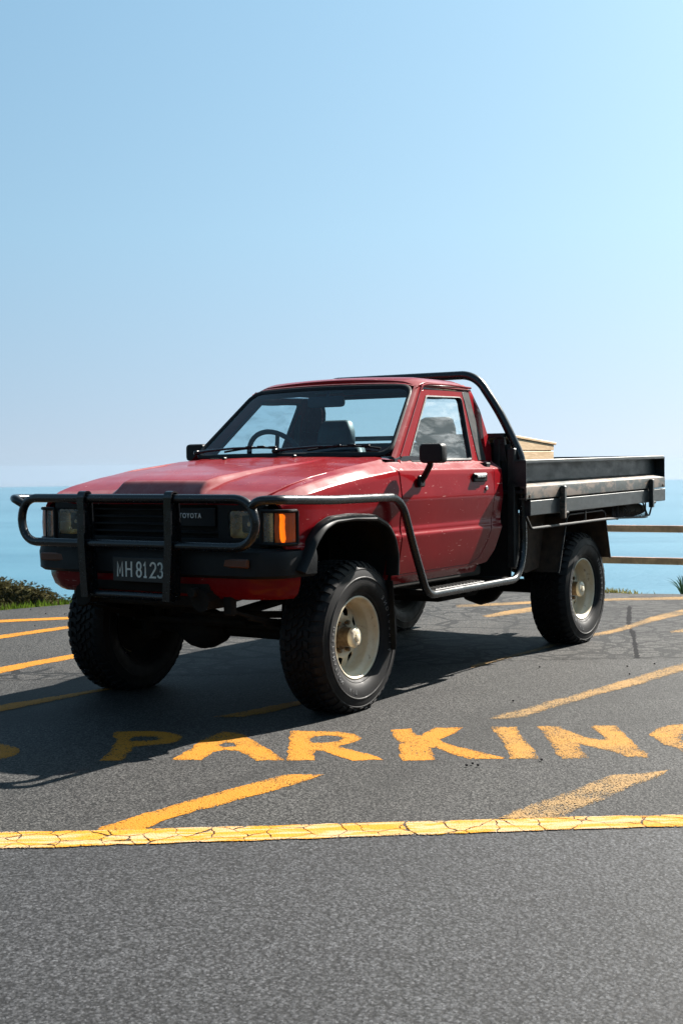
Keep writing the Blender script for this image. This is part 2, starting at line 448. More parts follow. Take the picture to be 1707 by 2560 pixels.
t = NT('terrain_soil')
p = t.pos()
c = t.mix(t.ramp(t.noise(p, 0.7, 6, 0.7), [(0.35, 0.0), (0.65, 1.0)]), (0.028, 0.048, 0.012), (0.075, 0.072, 0.030))
t.bsdf(c, 0.95, 0, t.bump(t.noise(p, 9, 5), 0.5, 0.05), 0, 0.2)
MAT['terrain_soil'] = t.m

t = NT('sea_water')
p = t.pos((1, 1, 1))
wv = t.noise(t.pos((0.020, 0.050, 1)), 1.0, 8, 0.62, 0.3)
mr = t.n('ShaderNodeMapping'); mr.vector_type = 'TEXTURE'; mr.inputs['Rotation'].default_value = (0, 0, R(33))
t.l(t.n('ShaderNodeNewGeometry').outputs['Position'], mr.inputs[0])
ms_ = t.n('ShaderNodeMapping'); ms_.inputs['Scale'].default_value = (0.0045, 0.0005, 1); t.l(mr.outputs[0], ms_.inputs[0])
big = t.noise(ms_.outputs[0], 1.0, 7, 0.62, 0.3)
c = t.mix(t.ramp(big, [(0.35, 0.0), (0.65, 1.0)]), (0.014, 0.080, 0.120), (0.040, 0.125, 0.172))
t.bsdf(c, 0.28, 0, t.bump(wv, 0.35, 6.0), 0, 0.5)
MAT['sea_water'] = t.m

t = NT('unseen_hill_scrub')
p = t.pos()
c = t.mix(t.ramp(t.noise(p, 0.8, 7, 0.72), [(0.38, 0.0), (0.62, 1.0)]), (0.010, 0.013, 0.006), (0.040, 0.042, 0.018))
t.bsdf(c, 0.95, 0, t.bump(t.noise(p, 1.6, 6, 0.7), 0.9, 0.6), 0, 0.1)
MAT['unseen_hill_scrub'] = t.m

# ------------------------------------------------------------------ geometry helpers
def setprops(o, **kw):
    for k, v in kw.items():
        if v is not None:
            o[k] = v
    return o

def link(name, me, mat=None, parent=None):
    o = bpy.data.objects.new(name, me)
    COL.objects.link(o)
    if mat is not None and me is not None:
        me.materials.append(MAT[mat] if isinstance(mat, str) else mat)
    if parent is not None:
        o.parent = parent
    return o

def empty(name, loc=(0, 0, 0), parent=None):
    o = bpy.data.objects.new(name, None)
    COL.objects.link(o)
    o.location = loc
    o.empty_display_size = 0.1
    if parent is not None:
        o.parent = parent
    return o

def V(*a):
    return Vector(a)

def fillet(pts, rad, n=6, closed=False):
    pts = [Vector(q) for q in pts]
    out = []
    N = len(pts)
    rads = rad if hasattr(rad, '__len__') else [rad]*N
    for i in range(N):
        if not closed and i in (0, N-1):
            out.append(pts[i]); continue
        a, b, c = pts[i-1], pts[i], pts[(i+1) % N]
        d1, d2 = (a-b), (c-b)
        l1, l2 = d1.length, d2.length
        d1.normalize(); d2.normalize()
        ang = d1.angle(d2)
        if ang > PI-0.02 or rads[i] <= 0:
            out.append(b); continue
        t = min(rads[i]/math.tan(ang/2), l1*0.49, l2*0.49)
        p0, p2 = b+d1*t, b+d2*t
        for k in range(n+1):
            s = k/n
            out.append((1-s)*(1-s)*p0 + 2*s*(1-s)*(b*0.85+(p0+p2)*0.075) + s*s*p2)
    return out

class MB:
    """collects shapes into one mesh"""
    def __init__(self):
        self.v, self.f, self.s = [], [], []
    def add(self, verts, faces, smooth=True):
        o = len(self.v)
        self.v += [tuple(q) for q in verts]
        for f in faces:
            self.f.append([i+o for i in f]); self.s.append(smooth)
        return self
    def box(self, c, s, bev=0.004, rot=None, taper=None):
        hx, hy, hz = s[0]/2, s[1]/2, s[2]/2
        b = min(bev, hx*0.9, hy*0.9, hz*0.9)
        vs, ix = [], {}
        for sx in (-1, 1):
            for sy in (-1, 1):
                for sz in (-1, 1):
                    for k, q in enumerate(((hx, hy-b, hz-b), (hx-b, hy, hz-b), (hx-b, hy-b, hz))):
                        ix[(sx, sy, sz, k)] = len(vs)
                        vs.append(Vector((sx*q[0], sy*q[1], sz*q[2])))
        fs = []
        for s1 in (-1, 1):
            fs.append([ix[(s1, a, c2, 0)] for a, c2 in ((-1, -1), (1, -1), (1, 1), (-1, 1))])
            fs.append([ix[(a, s1, c2, 1)] for a, c2 in ((-1, -1), (1, -1), (1, 1), (-1, 1))])
            fs.append([ix[(a, c2, s1, 2)] for a, c2 in ((-1, -1), (1, -1), (1, 1), (-1, 1))])
        for a in (-1, 1):
            for c2 in (-1, 1):
                fs.append([ix[(-1, a, c2, 1)], ix[(1, a, c2, 1)], ix[(1, a, c2, 2)], ix[(-1, a, c2, 2)]])
                fs.append([ix[(a, -1, c2, 0)], ix[(a, 1, c2, 0)], ix[(a, 1, c2, 2)], ix[(a, -1, c2, 2)]])
                fs.append([ix[(a, c2, -1, 0)], ix[(a, c2, 1, 0)], ix[(a, c2, 1, 1)], ix[(a, c2, -1, 1)]])
        for a in (-1, 1):
            for b2 in (-1, 1):
                for c2 in (-1, 1):
                    fs.append([ix[(a, b2, c2, k)] for k in range(3)])
        if taper:
            for q in vs:
                k = taper[0] + (taper[1]-taper[0])*(q.z+hz)/(2*hz)
                q.x *= k; q.y *= k
        if rot is not None:
            vs = [rot @ q for q in vs]
        cc = Vector(c)
        return self.add([q+cc for q in vs], fs, False)
    def tube(self, path, rad, seg=12, closed=False, caps=True, squash=None):
        path = [Vector(q) for q in path]
        n = len(path)
        rads = rad if hasattr(rad, '__len__') else [rad]*n
        rings, prev = [], None
        for i in range(n):
            if closed:
                t = (path[(i+1) % n]-path[i-1])
            else:
                t = path[min(i+1, n-1)]-path[max(i-1, 0)]
            t.normalize()
            if prev is None:
                a = Vector((0, 0, 1)) if abs(t.z) < 0.9 else Vector((1, 0, 0))
                nrm = (a - t*a.dot(t)).normalized()
            else:
                nrm = (prev - t*prev.dot(t)).normalized()
            prev = nrm
            bn = t.cross(nrm)
            rings.append([path[i] + (nrm*math.cos(2*PI*k/seg) + bn*math.sin(2*PI*k/seg))*rads[i] for k in range(seg)])
        vs = [q for r_ in rings for q in r_]
        fs = []
        for i in range(n if closed else n-1):
            j = (i+1) % n
            for k in range(seg):
                k2 = (k+1) % seg
                fs.append([i*seg+k, i*seg+k2, j*seg+k2, j*seg+k])
        if caps and not closed:
            fs.append(list(range(seg))[::-1]); fs.append([(n-1)*seg+k for k in range(seg)])
        return self.add(vs, fs, True)
    def loft(self, rings, closed_ring=True, caps=True, smooth=True, closed_path=False):
        m = len(rings[0]); n = len(rings)
        vs = [q for r_ in rings for q in r_]
        fs = []
        for i in range(n if closed_path else n-1):
            j = (i+1) % n
            for k in range(m if closed_ring else m-1):
                k2 = (k+1) % m
                fs.append([i*m+k, i*m+k2, j*m+k2, j*m+k])
        if caps and closed_ring and not closed_path:
            fs.append(list(range(m))[::-1]); fs.append([(n-1)*m+k for k in range(m)])
        return self.add(vs, fs, smooth)
    def prism_x(self, prof, x0, x1, smooth=False, fn=None):
        ra = [Vector((x0, y, z)) for y, z in prof]
        rb = [Vector((x1, y, z)) for y, z in prof]
        if fn:
            ra = [fn(q) for q in ra]; rb = [fn(q) for q in rb]
        return self.loft([ra, rb], True, True, smooth)
    def lathe_y(self, prof, c=(0, 0, 0), seg=48, smooth=True, cap=False):
        rings = []
        for k in range(seg):
            a = 2*PI*k/seg
            rings.append([Vector((c[0]+r_*math.cos(a), c[1]+w, c[2]+r_*math.sin(a))) for r_, w in prof])
        return self.loft(rings, False, False, smooth, True)
    def disc(self, c, n, rad, seg=16):
        n = Vector(n).normalized()
        a = n.orthogonal().normalized(); b = n.cross(a); c = Vector(c)
        return self.add([c+(a*math.cos(2*PI*k/seg)+b*math.sin(2*PI*k/seg))*rad for k in range(seg)], [list(range(seg))], False)
    def build(self, name, mat, parent=None, recalc=True, sharp=35, **props):
        me = bpy.data.meshes.new(name)
        me.from_pydata(self.v, [], self.f)
        me.polygons.foreach_set('use_smooth', self.s)
        if recalc:
            bm = bmesh.new(); bm.from_mesh(me)
            bmesh.ops.recalc_face_normals(bm, faces=bm.faces)
            bm.to_mesh(me); bm.free()
        if sharp:
            me.set_sharp_from_angle(angle=R(sharp))
        me.update()
        return setprops(link(name, me, mat, parent), **props)

def pip(pt, poly):
    x, y = pt; c = False; j = len(poly)-1
    for i in range(len(poly)):
        xi, yi = poly[i]; xj, yj = poly[j]
        if (yi > y) != (yj > y) and x < (xj-xi)*(y-yi)/(yj-yi)+xi:
            c = not c
        j = i
    return c

def dens(poly, step):
    out = []
    n = len(poly)
    for i in range(n):
        a, b = Vector(poly[i]), Vector(poly[(i+1) % n])
        k = max(1, int((b-a).length/step))
        out += [tuple(a+(b-a)*(q/k)) for q in range(k)]
    return out

def round2(poly, rad, n=4):
    return [(q.x, q.y) for q in fillet([(a, b, 0) for a, b in poly], rad, n, True)]

def tri_fill(poly, holes=(), us=(), vs_=(), marg=0.008):
    loops = [poly]+list(holes)
    pts, edges = [], []
    for lp in loops:
        o = len(pts)
        pts += [Vector(q) for q in lp]
        edges += [(o+i, o+(i+1) % len(lp)) for i in range(len(lp))]
    nb = len(pts)
    arr = np.array([tuple(q) for q in pts])
    for u in us:
        for v in vs_:
            if np.min((arr[:nb, 0]-u)**2+(arr[:nb, 1]-v)**2) < marg*marg:
                continue
            if pip((u, v), poly) and not any(pip((u, v), h) for h in holes):
                pts.append(Vector((u, v)))
    r_ = delaunay_2d_cdt(pts, edges, [], 0, 1e-6)
    verts, tris = r_[0], r_[2]
    good = []
    for t_ in tris:
        cx = sum(verts[i].x for i in t_)/len(t_); cy = sum(verts[i].y for i in t_)/len(t_)
        if pip((cx, cy), poly) and not any(pip((cx, cy), h) for h in holes):
            good.append(list(t_))
    return verts, good, r_[3]

def panel(name, mat, poly, S, parent, holes=(), us=(), vs_=(), step=0.03, lip=0.014, out=(0, 1, 0), eps=0.003, **props):
    """curved sheet-metal panel cut from surface S with rounded, folded edges and analytic normals"""
    poly = dens(poly, step)
    holes = [dens(h, step) for h in holes]
    v2, tris, orig = tri_fill(poly, holes, us, vs_)
    out = Vector(out)
    P, Nn = [], []
    for q in v2:
        p0 = Vector(S(q.x, q.y))
        du = Vector(S(q.x+eps, q.y))-Vector(S(q.x-eps, q.y))
        dv = Vector(S(q.x, q.y+eps))-Vector(S(q.x, q.y-eps))
        nn = du.cross(dv)
        if nn.length < 1e-12:
            nn = out.copy()
        nn.normalize()
        if nn.dot(out) < 0:
            nn = -nn
        P.append(p0); Nn.append(nn)
    faces = []
    for t_ in tris:
        a, b, c = (P[i] for i in t_)
        if (b-a).cross(c-a).dot(Nn[t_[0]]+Nn[t_[1]]+Nn[t_[2]]) < 0:
            t_ = t_[::-1]
        faces.append(t_)
    # directed boundary edges
    cnt = {}
    for f in faces:
        for i in range(len(f)):
            e = (f[i], f[(i+1) % len(f)])
            cnt[e] = cnt.get(e, 0)+1
    bd = [e for e in cnt if (e[1], e[0]) not in cnt]
    T = {}
    for a, b in bd:
        d = (P[b]-P[a])
        for i in (a, b):
            T[i] = T.get(i, Vector((0, 0, 0))) + d.normalized().cross(Nn[i])
    ring1, ring2 = {}, {}
    for i, tv in T.items():
        if tv.length < 1e-9:
            tv = Vector((0, 0, -1))
        tv.normalize()
        ring1[i] = len(P); P.append(P[i]+tv*0.0022-Nn[i]*0.0024); Nn.append((tv*0.85+Nn[i]*0.5).normalized())
        ring2[i] = len(P); P.append(P[i]+tv*0.0026-Nn[i]*lip); Nn.append(tv)
    for a, b in bd:
        faces.append([b, a, ring1[a], ring1[b]])
        faces.append([ring1[b], ring1[a], ring2[a], ring2[b]])
    me = bpy.data.meshes.new(name)
    me.from_pydata([tuple(q) for q in P], [], faces)
    me.polygons.foreach_set('use_smooth', [True]*len(me.polygons))
    me.update()
    me.normals_split_custom_set_from_vertices([tuple(q) for q in Nn])
    return setprops(link(name, me, mat, parent), **props)

def interp(x, xs, ys):
    return float(np.interp(x, xs, ys))

def frange(a, b, s):
    n = max(1, int(round((b-a)/s)))
    return [a+(b-a)*i/n for i in range(n+1)]

def text_mesh(body, size, depth):
    cu = bpy.data.curves.new('lettering', 'FONT')
    cu.body = body; cu.size = size; cu.extrude = depth
    cu.align_x = 'CENTER'; cu.align_y = 'CENTER'
    cu.resolution_u = 3
    o = bpy.data.objects.new('lettering', cu)
    COL.objects.link(o)
    dg = bpy.context.evaluated_depsgraph_get()
    me = bpy.data.meshes.new_from_object(o.evaluated_get(dg))
    bpy.data.objects.remove(o); bpy.data.curves.remove(cu)
    return me

def sstep0(a, b, x):
    t_ = min(1, max(0, (x-a)/(b-a)))
    return t_*t_*(3-2*t_)

# ------------------------------------------------------------------ ground
MARKS = [["painted_letter",[[1.524,-0.006],[1.562,0.025],[1.603,0.042],[1.644,0.045],[1.683,0.033],[1.717,0.009],[1.745,-0.028],[1.765,-0.073],[1.775,-0.126],[1.774,-0.182],[1.763,-0.237],[1.742,-0.289],[1.713,-0.334],[1.676,-0.368],[1.635,-0.389],[1.592,-0.395],[1.55,-0.385],[1.513,-0.36],[1.483,-0.321],[1.462,-0.272],[1.453,-0.216],[1.455,-0.157],[1.469,-0.1],[1.493,-0.048]],[[[1.574,-0.092],[1.589,-0.08],[1.606,-0.074],[1.623,-0.075],[1.641,-0.082],[1.656,-0.095],[1.669,-0.112],[1.679,-0.134],[1.685,-0.158],[1.686,-0.183],[1.682,-0.207],[1.674,-0.229],[1.663,-0.247],[1.648,-0.26],[1.631,-0.266],[1.613,-0.266],[1.595,-0.259],[1.579,-0.246],[1.566,-0.228],[1.556,-0.206],[1.551,-0.181],[1.55,-0.156],[1.554,-0.131],[1.562,-0.11]]]],["painted_letter",[[1.001,0.061],[0.938,0.132],[0.886,0.235],[0.888,0.333],[0.927,0.413],[0.994,0.458],[1.063,0.459],[1.137,0.416],[1.18,0.383],[1.211,0.364],[1.269,0.413],[1.335,0.444],[1.403,0.491],[1.438,0.509],[1.487,0.424],[1.444,0.398],[1.368,0.362],[1.277,0.3],[1.216,0.254],[1.14,0.203],[1.084,0.14]],[[[1.092,0.233],[1.038,0.22],[0.996,0.294],[1.006,0.346],[1.039,0.353],[1.091,0.304],[1.117,0.27]]]],["painted_letter",[[1.325,0.678],[1.122,0.611],[0.969,0.536],[0.87,0.516],[0.747,0.496],[0.726,0.566],[0.773,0.652],[0.844,0.755],[0.943,0.892],[1.045,1.036],[1.089,1.098],[1.156,0.994],[1.09,0.899],[1.046,0.819],[1.064,0.752],[1.12,0.732],[1.211,0.776],[1.266,0.792]],[[[1.002,0.679],[0.93,0.656],[0.92,0.698],[0.972,0.75],[1.005,0.722]]]],["painted_letter",[[0.573,0.754],[0.519,0.862],[0.482,0.96],[0.488,1.052],[0.547,1.133],[0.639,1.163],[0.702,1.141],[0.739,1.138],[0.773,1.187],[0.812,1.324],[0.839,1.392],[0.874,1.442],[0.951,1.338],[0.933,1.268],[0.891,1.188],[0.858,1.129],[0.866,1.096],[0.937,1.136],[1.029,1.202],[1.087,1.102],[0.946,1.006],[0.767,0.89]],[[[0.713,0.953],[0.627,0.927],[0.588,0.957],[0.566,1.015],[0.595,1.061],[0.66,1.076],[0.716,1.042],[0.737,0.993]]]],["painted_letter",[[0.326,1.151],[0.256,1.22],[0.319,1.272],[0.371,1.314],[0.361,1.332],[0.263,1.317],[0.183,1.31],[0.111,1.419],[0.237,1.443],[0.341,1.445],[0.41,1.452],[0.454,1.5],[0.498,1.593],[0.542,1.728],[0.568,1.797],[0.596,1.859],[0.618,1.865],[0.686,1.747],[0.662,1.679],[0.616,1.599],[0.567,1.521],[0.577,1.503],[0.643,1.552],[0.718,1.604],[0.773,1.628],[0.851,1.519],[0.765,1.455],[0.627,1.369],[0.531,1.315],[0.456,1.244]],[]],["painted_letter",[[0.038,1.519],[-0.024,1.618],[0.073,1.676],[0.242,1.796],[0.38,1.893],[0.534,1.99],[0.596,1.891],[0.487,1.823],[0.337,1.728],[0.192,1.628]],[]],["painted_letter",[[-0.078,1.702],[-0.111,1.733],[-0.125,1.796],[-0.062,1.862],[-0.002,1.938],[0.051,2.019],[0.058,2.07],[0.033,2.076],[-0.053,2.026],[-0.124,1.97],[-0.186,1.92],[-0.233,1.92],[-0.285,2.012],[-0.192,2.064],[-0.063,2.145],[0.096,2.252],[0.228,2.34],[0.297,2.371],[0.327,2.298],[0.291,2.239],[0.242,2.159],[0.213,2.096],[0.191,2.04],[0.241,2.047],[0.311,2.084],[0.363,2.127],[0.428,2.166],[0.493,2.075],[0.425,2.02],[0.34,1.967],[0.188,1.878],[0.074,1.805]],[]],["painted_letter",[[-0.173,2.211],[-0.296,2.194],[-0.398,2.212],[-0.482,2.276],[-0.533,2.394],[-0.454,2.471],[-0.366,2.42],[-0.313,2.353],[-0.221,2.347],[-0.112,2.378],[-0.035,2.434],[-0.011,2.531],[-0.069,2.587],[-0.137,2.517],[-0.21,2.644],[0.068,2.746],[0.18,2.638],[0.185,2.545],[0.112,2.453],[0.044,2.39],[0.038,2.363],[0.003,2.321],[-0.076,2.267]],[]],["painted_line",[[2.297,1.166],[2.249,1.145],[2.07,1.152],[1.856,1.173],[1.592,1.201],[1.354,1.234],[1.284,1.258],[1.226,1.38],[1.336,1.375],[1.512,1.364],[1.662,1.334],[1.84,1.316],[1.953,1.284],[2.046,1.278],[2.175,1.291],[2.213,1.309]],[]],["painted_line",[[1.465,2.257],[1.301,2.263],[1.146,2.292],[0.903,2.328],[0.669,2.355],[0.564,2.455],[0.46,2.522],[0.662,2.519],[0.81,2.489],[1.052,2.473],[1.218,2.443],[1.317,2.443],[1.394,2.403]],[]],["painted_line",[[-0.123,1.422],[-0.307,1.427],[-0.472,1.466],[-0.619,1.467],[-0.846,1.504],[-1.35,1.561],[-1.737,1.597],[-2.306,1.65],[-2.738,1.688],[-2.391,1.805],[-1.987,1.756],[-1.432,1.709],[-1.052,1.635],[-0.801,1.609],[-0.505,1.569],[-0.268,1.561],[-0.158,1.507]],[]],["painted_line",[[-1.766,-3.827],[-1.932,-3.867],[-2.144,-3.687],[-2.383,-3.493],[-2.566,-3.347],[-2.438,-3.228],[-2.244,-3.357],[-2.021,-3.56],[-1.802,-3.727],[-1.641,-3.689]],[]],["painted_line",[[-1.129,-3.125],[-1.242,-3.12],[-1.578,-3.099],[-1.924,-3.078],[-2.268,-3.069],[-2.105,-2.916],[-1.795,-2.952],[-1.432,-2.949],[-1.091,-2.957],[-0.978,-2.959]],[]],["painted_line",[[-0.014,-1.924],[-0.138,-1.926],[-0.447,-1.935],[-0.783,-1.934],[-1.055,-1.935],[-0.92,-1.809],[-0.642,-1.779],[-0.291,-1.775],[0.039,-1.735],[0.168,-1.724]],[]],["painted_line",[[0.867,-0.95],[0.777,-0.936],[0.469,-0.879],[0.139,-0.819],[-0.056,-0.769],[-0.008,-0.726],[0.202,-0.761],[0.569,-0.778],[0.912,-0.79],[1.009,-0.794]],[]],["painted_line",[[0.496,0.236],[0.309,0.282],[0.109,0.309],[-0.1,0.354],[-0.339,0.389],[-0.229,0.461],[0.009,0.43],[0.257,0.416],[0.422,0.367]],[]],["painted_line",[[-1.593,0.576],[-2.505,0.611],[-3.209,0.636],[-3.611,0.686],[-4.05,0.674],[-4.591,0.651],[-5.145,0.702],[-5.718,0.758],[-5.271,0.897],[-4.736,0.838],[-4.219,0.784],[-3.756,0.785],[-3.38,0.776],[-3.078,0.69],[-2.359,0.677],[-1.484,0.632]],[]],["painted_line",[[-4.586,-1.118],[-5.177,-0.691],[-5.409,-0.467],[-5.658,-0.21],[-6.147,0.367],[-6.383,0.621],[-6.115,0.703],[-5.885,0.455],[-5.471,-0.135],[-5.203,-0.378],[-4.965,-0.593],[-4.39,-1.014]],[]],["painted_line",[[-3.961,-0.548],[-4.314,-0.542],[-4.745,-0.477],[-5.214,-0.441],[-4.935,-0.319],[-4.429,-0.317],[-4.034,-0.406],[-3.863,-0.458]],[]],["painted_line",[[-3.708,1.081],[-3.908,1.115],[-4.229,1.164],[-3.994,1.239],[-3.686,1.189],[-3.63,1.12]],[]],["edge_line",[[2.669,0.613],[2.465,0.891],[2.319,1.118],[1.916,1.666],[1.316,2.474],[1.096,2.786],[0.851,3.12],[1.007,3.159],[1.239,2.833],[1.46,2.535],[2.054,1.764],[2.451,1.245],[2.607,1.044],[2.804,0.781]],[]],["seam",[[0.486,-1.909],[-0.068,-1.142],[-1.115,0.082],[-1.836,0.633],[-2.339,1.347],[-2.506,1.583],[-3.119,2.388]],[]],["seamv",[[-5.171,0.227],[-3.991,0.666],[-3.408,0.921],[-2.357,1.339]],[]],["pebble",[[0.82,1.801],[0.777,1.806],[0.794,1.839],[0.577,2.019]],[]],["pebble",[[-1.972,1.422],[-2.142,1.53],[-1.704,1.537],[-1.696,0.98],[-0.595,1.333]],[]],["pebble",[[-2.587,-4.195],[-2.404,-3.832],[-2.455,-3.66],[-1.741,-3.275]],[]]]
def flat(name, poly, z, mat, parent=None, holes=(), soft=False, **props):
    poly = [tuple(q) for q in poly]; holes = [[tuple(q) for q in h] for h in holes]
    us, vs_ = (), ()
    if soft:
        xs_, ys_ = [q[0] for q in poly], [q[1] for q in poly]
        us, vs_ = frange(min(xs_), max(xs_), 0.03), frange(min(ys_), max(ys_), 0.03)
    nb = len(poly)+sum(len(h) for h in holes)
    v2, tris, orig = tri_fill(poly, holes, us, vs_, 0.018 if soft else 0.008)
    me = bpy.data.meshes.new(name)
    fs = []
    for t_ in tris:
        a, b, c = (v2[i] for i in t_)
        fs.append(t_ if (b-a).cross(c-a) > 0 else t_[::-1])
    me.from_pydata([(q.x, q.y, z) for q in v2], [], fs)
    if soft:
        at = me.attributes.new('inside', 'FLOAT', 'POINT')
        at.data.foreach_set('value', [0.0 if any(o < nb for o in og) else 1.0 for og in orig])
    me.update()
    return setprops(link(name, me, mat, parent), **props)

def jitter(poly, step=0.035, amp=0.006):
    out = []
    for x, y in dens([tuple(q) for q in poly], step):
        out.append((x+random.gauss(0, amp*0.55), y+random.gauss(0, amp*0.55)))
    return out

edge_poly = [m for m in MARKS if m[0] == 'edge_line'][0][1]
seam = [tuple(q) for q in [m for m in MARKS if m[0] == 'seam'][0][1]]
EDGE = [(46, -24), (20, -14.5), (9, -9.6), (3.6, -7.0), (-0.3, -5.18), (-2.45, -4.43), (-3.09, -4.24), (-4.2, -3.45), (-5.4, -2.35), (-6.15, -1.35),
        (-6.16, -0.2), (-6.32, 0.33), (-6.9, 2.0), (-8.0, 4.6), (-10.5, 9.5), (-16, 19), (-24, 34)]
# boundary between the road in front and the car park runs under the yellow edge line
e_mid = []
half = len(edge_poly)//2
topl, botl = edge_poly[:half], edge_poly[half:][::-1]
mid = [((a[0]+b[0])/2, (a[1]+b[1])/2) for a, b in zip(topl, botl)]
d0 = Vector(mid[0])-Vector(mid[-1]); d0.normalize()
ext_l = tuple(Vector(mid[0])+d0*30); ext_r = tuple(Vector(mid[-1])-d0*40)
mid_ext = [ext_l]+mid+[ext_r]
jag = EDGE
car_park = flat('car_park', [(46, -24)]+EDGE[1:]+[ext_r]+[tuple(q) for q in mid[::-1]]+[ext_l], 0.0, 'car_park_asphalt', None, kind='structure')
road = flat('road', mid_ext+[(ext_r[0]+60, ext_r[1]+45), (ext_l[0]+60, ext_l[1]+45)], -0.001, 'road_asphalt', None, kind='structure')
sv = [m for m in MARKS if m[0] == 'seamv'][0][1]
crk_l = seam[:5]
crk = flat('cracked_asphalt', [(2.2, -2.2)]+seam+[(-9.2, 6.2), (-6.95, 2.0), (-6.38, 0.33), (-6.2, -0.2), (-6.15, -1.30), (-5.3, -2.1), (-3.2, -2.35), (-1.0, -1.9)], 0.001, 'cracked_asphalt', car_park, kind='structure')
for kind, outer, holes in MARKS:
    if kind == 'painted_letter':
        flat('painted_letter', jitter(outer), 0.0012, 'yellow_paint' if outer[0][1] < 1.2 else 'faded_yellow_paint', car_park, [jitter(h) for h in holes], True, label='yellow capital letter painted on the asphalt')
    elif kind == 'painted_line':
        far = min(q[0] for q in outer) < -1.0 or outer[0][1] < -1
        right = max(q[1] for q in outer) > 1.6
        flat('painted_line', jitter(outer), 0.0024, 'bleached_yellow_paint' if (right and min(q[0] for q in outer) < 0.6) or (min(q[0] for q in outer) < -2.6 and max(q[1] for q in outer) > -1.5) else 'faded_yellow_paint' if right else 'yellow_paint', car_park, (), True)
    elif kind == 'edge_line':
        flat('edge_line', jitter(outer, 0.04, 0.007), 0.0030, 'edge_line_paint', car_park, (), True)
    elif kind == 'pebble':
        for q in outer:
            b = bmesh.new()
            bmesh.ops.create_icosphere(b, subdivisions=1, radius=0.006)
            for w in b.verts:
                w.co = Vector((w.co.x*random.uniform(0.8, 1.7), w.co.y*random.uniform(0.7, 1.4), w.co.z*0.8))
            me = bpy.data.meshes.new('stone_chip'); b.to_mesh(me); b.free()
            o = link('stone_chip', me, 'rock_chip', car_park); o.location = (q[0], q[1], 0.008)
# dark patched joint crossing the cracked area
sj = [Vector(q) for q in sv]
jl = MB()
for a, b in zip(sj[:-1], sj[1:]):
    n_ = max(3, int((b-a).length/0.05)); pr = []
    for i in range(n_+1):
        q = a+(b-a)*(i/n_); pr.append(q)
    d = (b-a).normalized(); nn = Vector((-d.y, d.x))
    L_, R_ = [], []
    for q in pr:
        w = random.uniform(0.008, 0.028)
        L_.append((q.x+nn.x*w, q.y+nn.y*w, 0.0018)); R_.append((q.x-nn.x*w*0.7, q.y-nn.y*w*0.7, 0.0018))
    jl.add(L_+R_, [[i, i+1, n_+1+i+1, n_+1+i] for i in range(n_)], False)
jl.build('tar_joint', 'rock_chip', car_park)

# terrain that falls away beyond the asphalt edge down to the sea
SEA_Z = -115.0
EP = [Vector(q) for q in EDGE]
def enorm(i):
    a = EP[max(0, i-1)]; b = EP[min(len(EP)-1, i+1)]
    d = (b-a).normalized()
    return Vector((d.y, -d.x)) if True else None
c_in = Vector((2, 2))
offs = [(-1.2, -0.05), (-0.10, -0.012), (0.0, -0.006), (0.10, -0.02), (0.35, -0.06), (0.7, -0.20), (1.3, -0.55), (2.5, -1.3), (5, -2.9), (10, -6.2), (20, -12.5), (45, -27), (100, -58), (240, SEA_Z-3)]
EPd = []
for a, b in zip(EP[:-1], EP[1:]):
    k = max(1, int((b-a).length/0.35))
    k = min(k, 40)
    EPd += [a+(b-a)*(i/k) for i in range(k)]
EPd.append(EP[-1])
rings = []
nE = len(EPd)
for i in range(nE):
    a = EPd[max(0, i-4)]; b = EPd[min(nE-1, i+4)]
    d = (b-a).normalized(); nn = Vector((d.y, -d.x))
    if (EPd[i]+nn - c_in).length < (EPd[i]-c_in).length:
        nn = -nn
    row = []
    for o, z in offs:
        j = 0.0 if o <= 0.1 else min(0.35, o*0.10)*math.sin(i*1.7+o*3.1) + min(0.6, o*0.05)*math.sin(i*0.37+o)
        row.append(Vector((EPd[i].x+nn.x*o, EPd[i].y+nn.y*o, z+j*0.25*(1 if o > 0.6 else 0.15))))
    rings.append(row)
MB().loft(rings, False, False, True).build('hillside', 'terrain_soil', None, sharp=None, kind='structure')

# unseen scrub hill added out of frame, to darken paint reflections and cut skylight
hill = []
for k in range(61):
    az = R(-62+228*k/60)
    env = sstep0(0, 8, k)*sstep0(0, 9, 60-k)
    row = []
    for r_, h_ in ((24, -0.02), (27, 0.7), (32, 3.0), (40, 6.2), (52, 9.0), (70, 9.5), (95, 6.0)):
        hh = h_*env*(1+0.18*math.sin(k*0.9+r_*0.2)+0.12*math.sin(k*2.3))
        row.append(Vector((r_*math.cos(az), r_*math.sin(az)+2, hh-0.03)))
    hill.append(row)
MB().loft(hill, False, False, True).build('unseen_dark_hill', 'unseen_hill_scrub', None, True, None, kind='structure')

# sea
seg = 160
rs = [60, 200, 600, 1500, 3000, 5200, 8400]
vsx = [(0, 0, SEA_Z)]; fsx = []
for r_ in rs:
    vsx += [(r_*math.cos(2*PI*k/seg), r_*math.sin(2*PI*k/seg), SEA_Z) for k in range(seg)]
for k in range(seg):
    fsx.append([0, 1+k, 1+(k+1) % seg])
    for j in range(len(rs)-1):
        a = 1+j*seg; b = a+seg
        fsx.append([a+k, b+k, b+(k+1) % seg, a+(k+1) % seg])
MB().add(vsx, fsx, True).build('sea', 'sea_water', None, sharp=None, kind='structure')

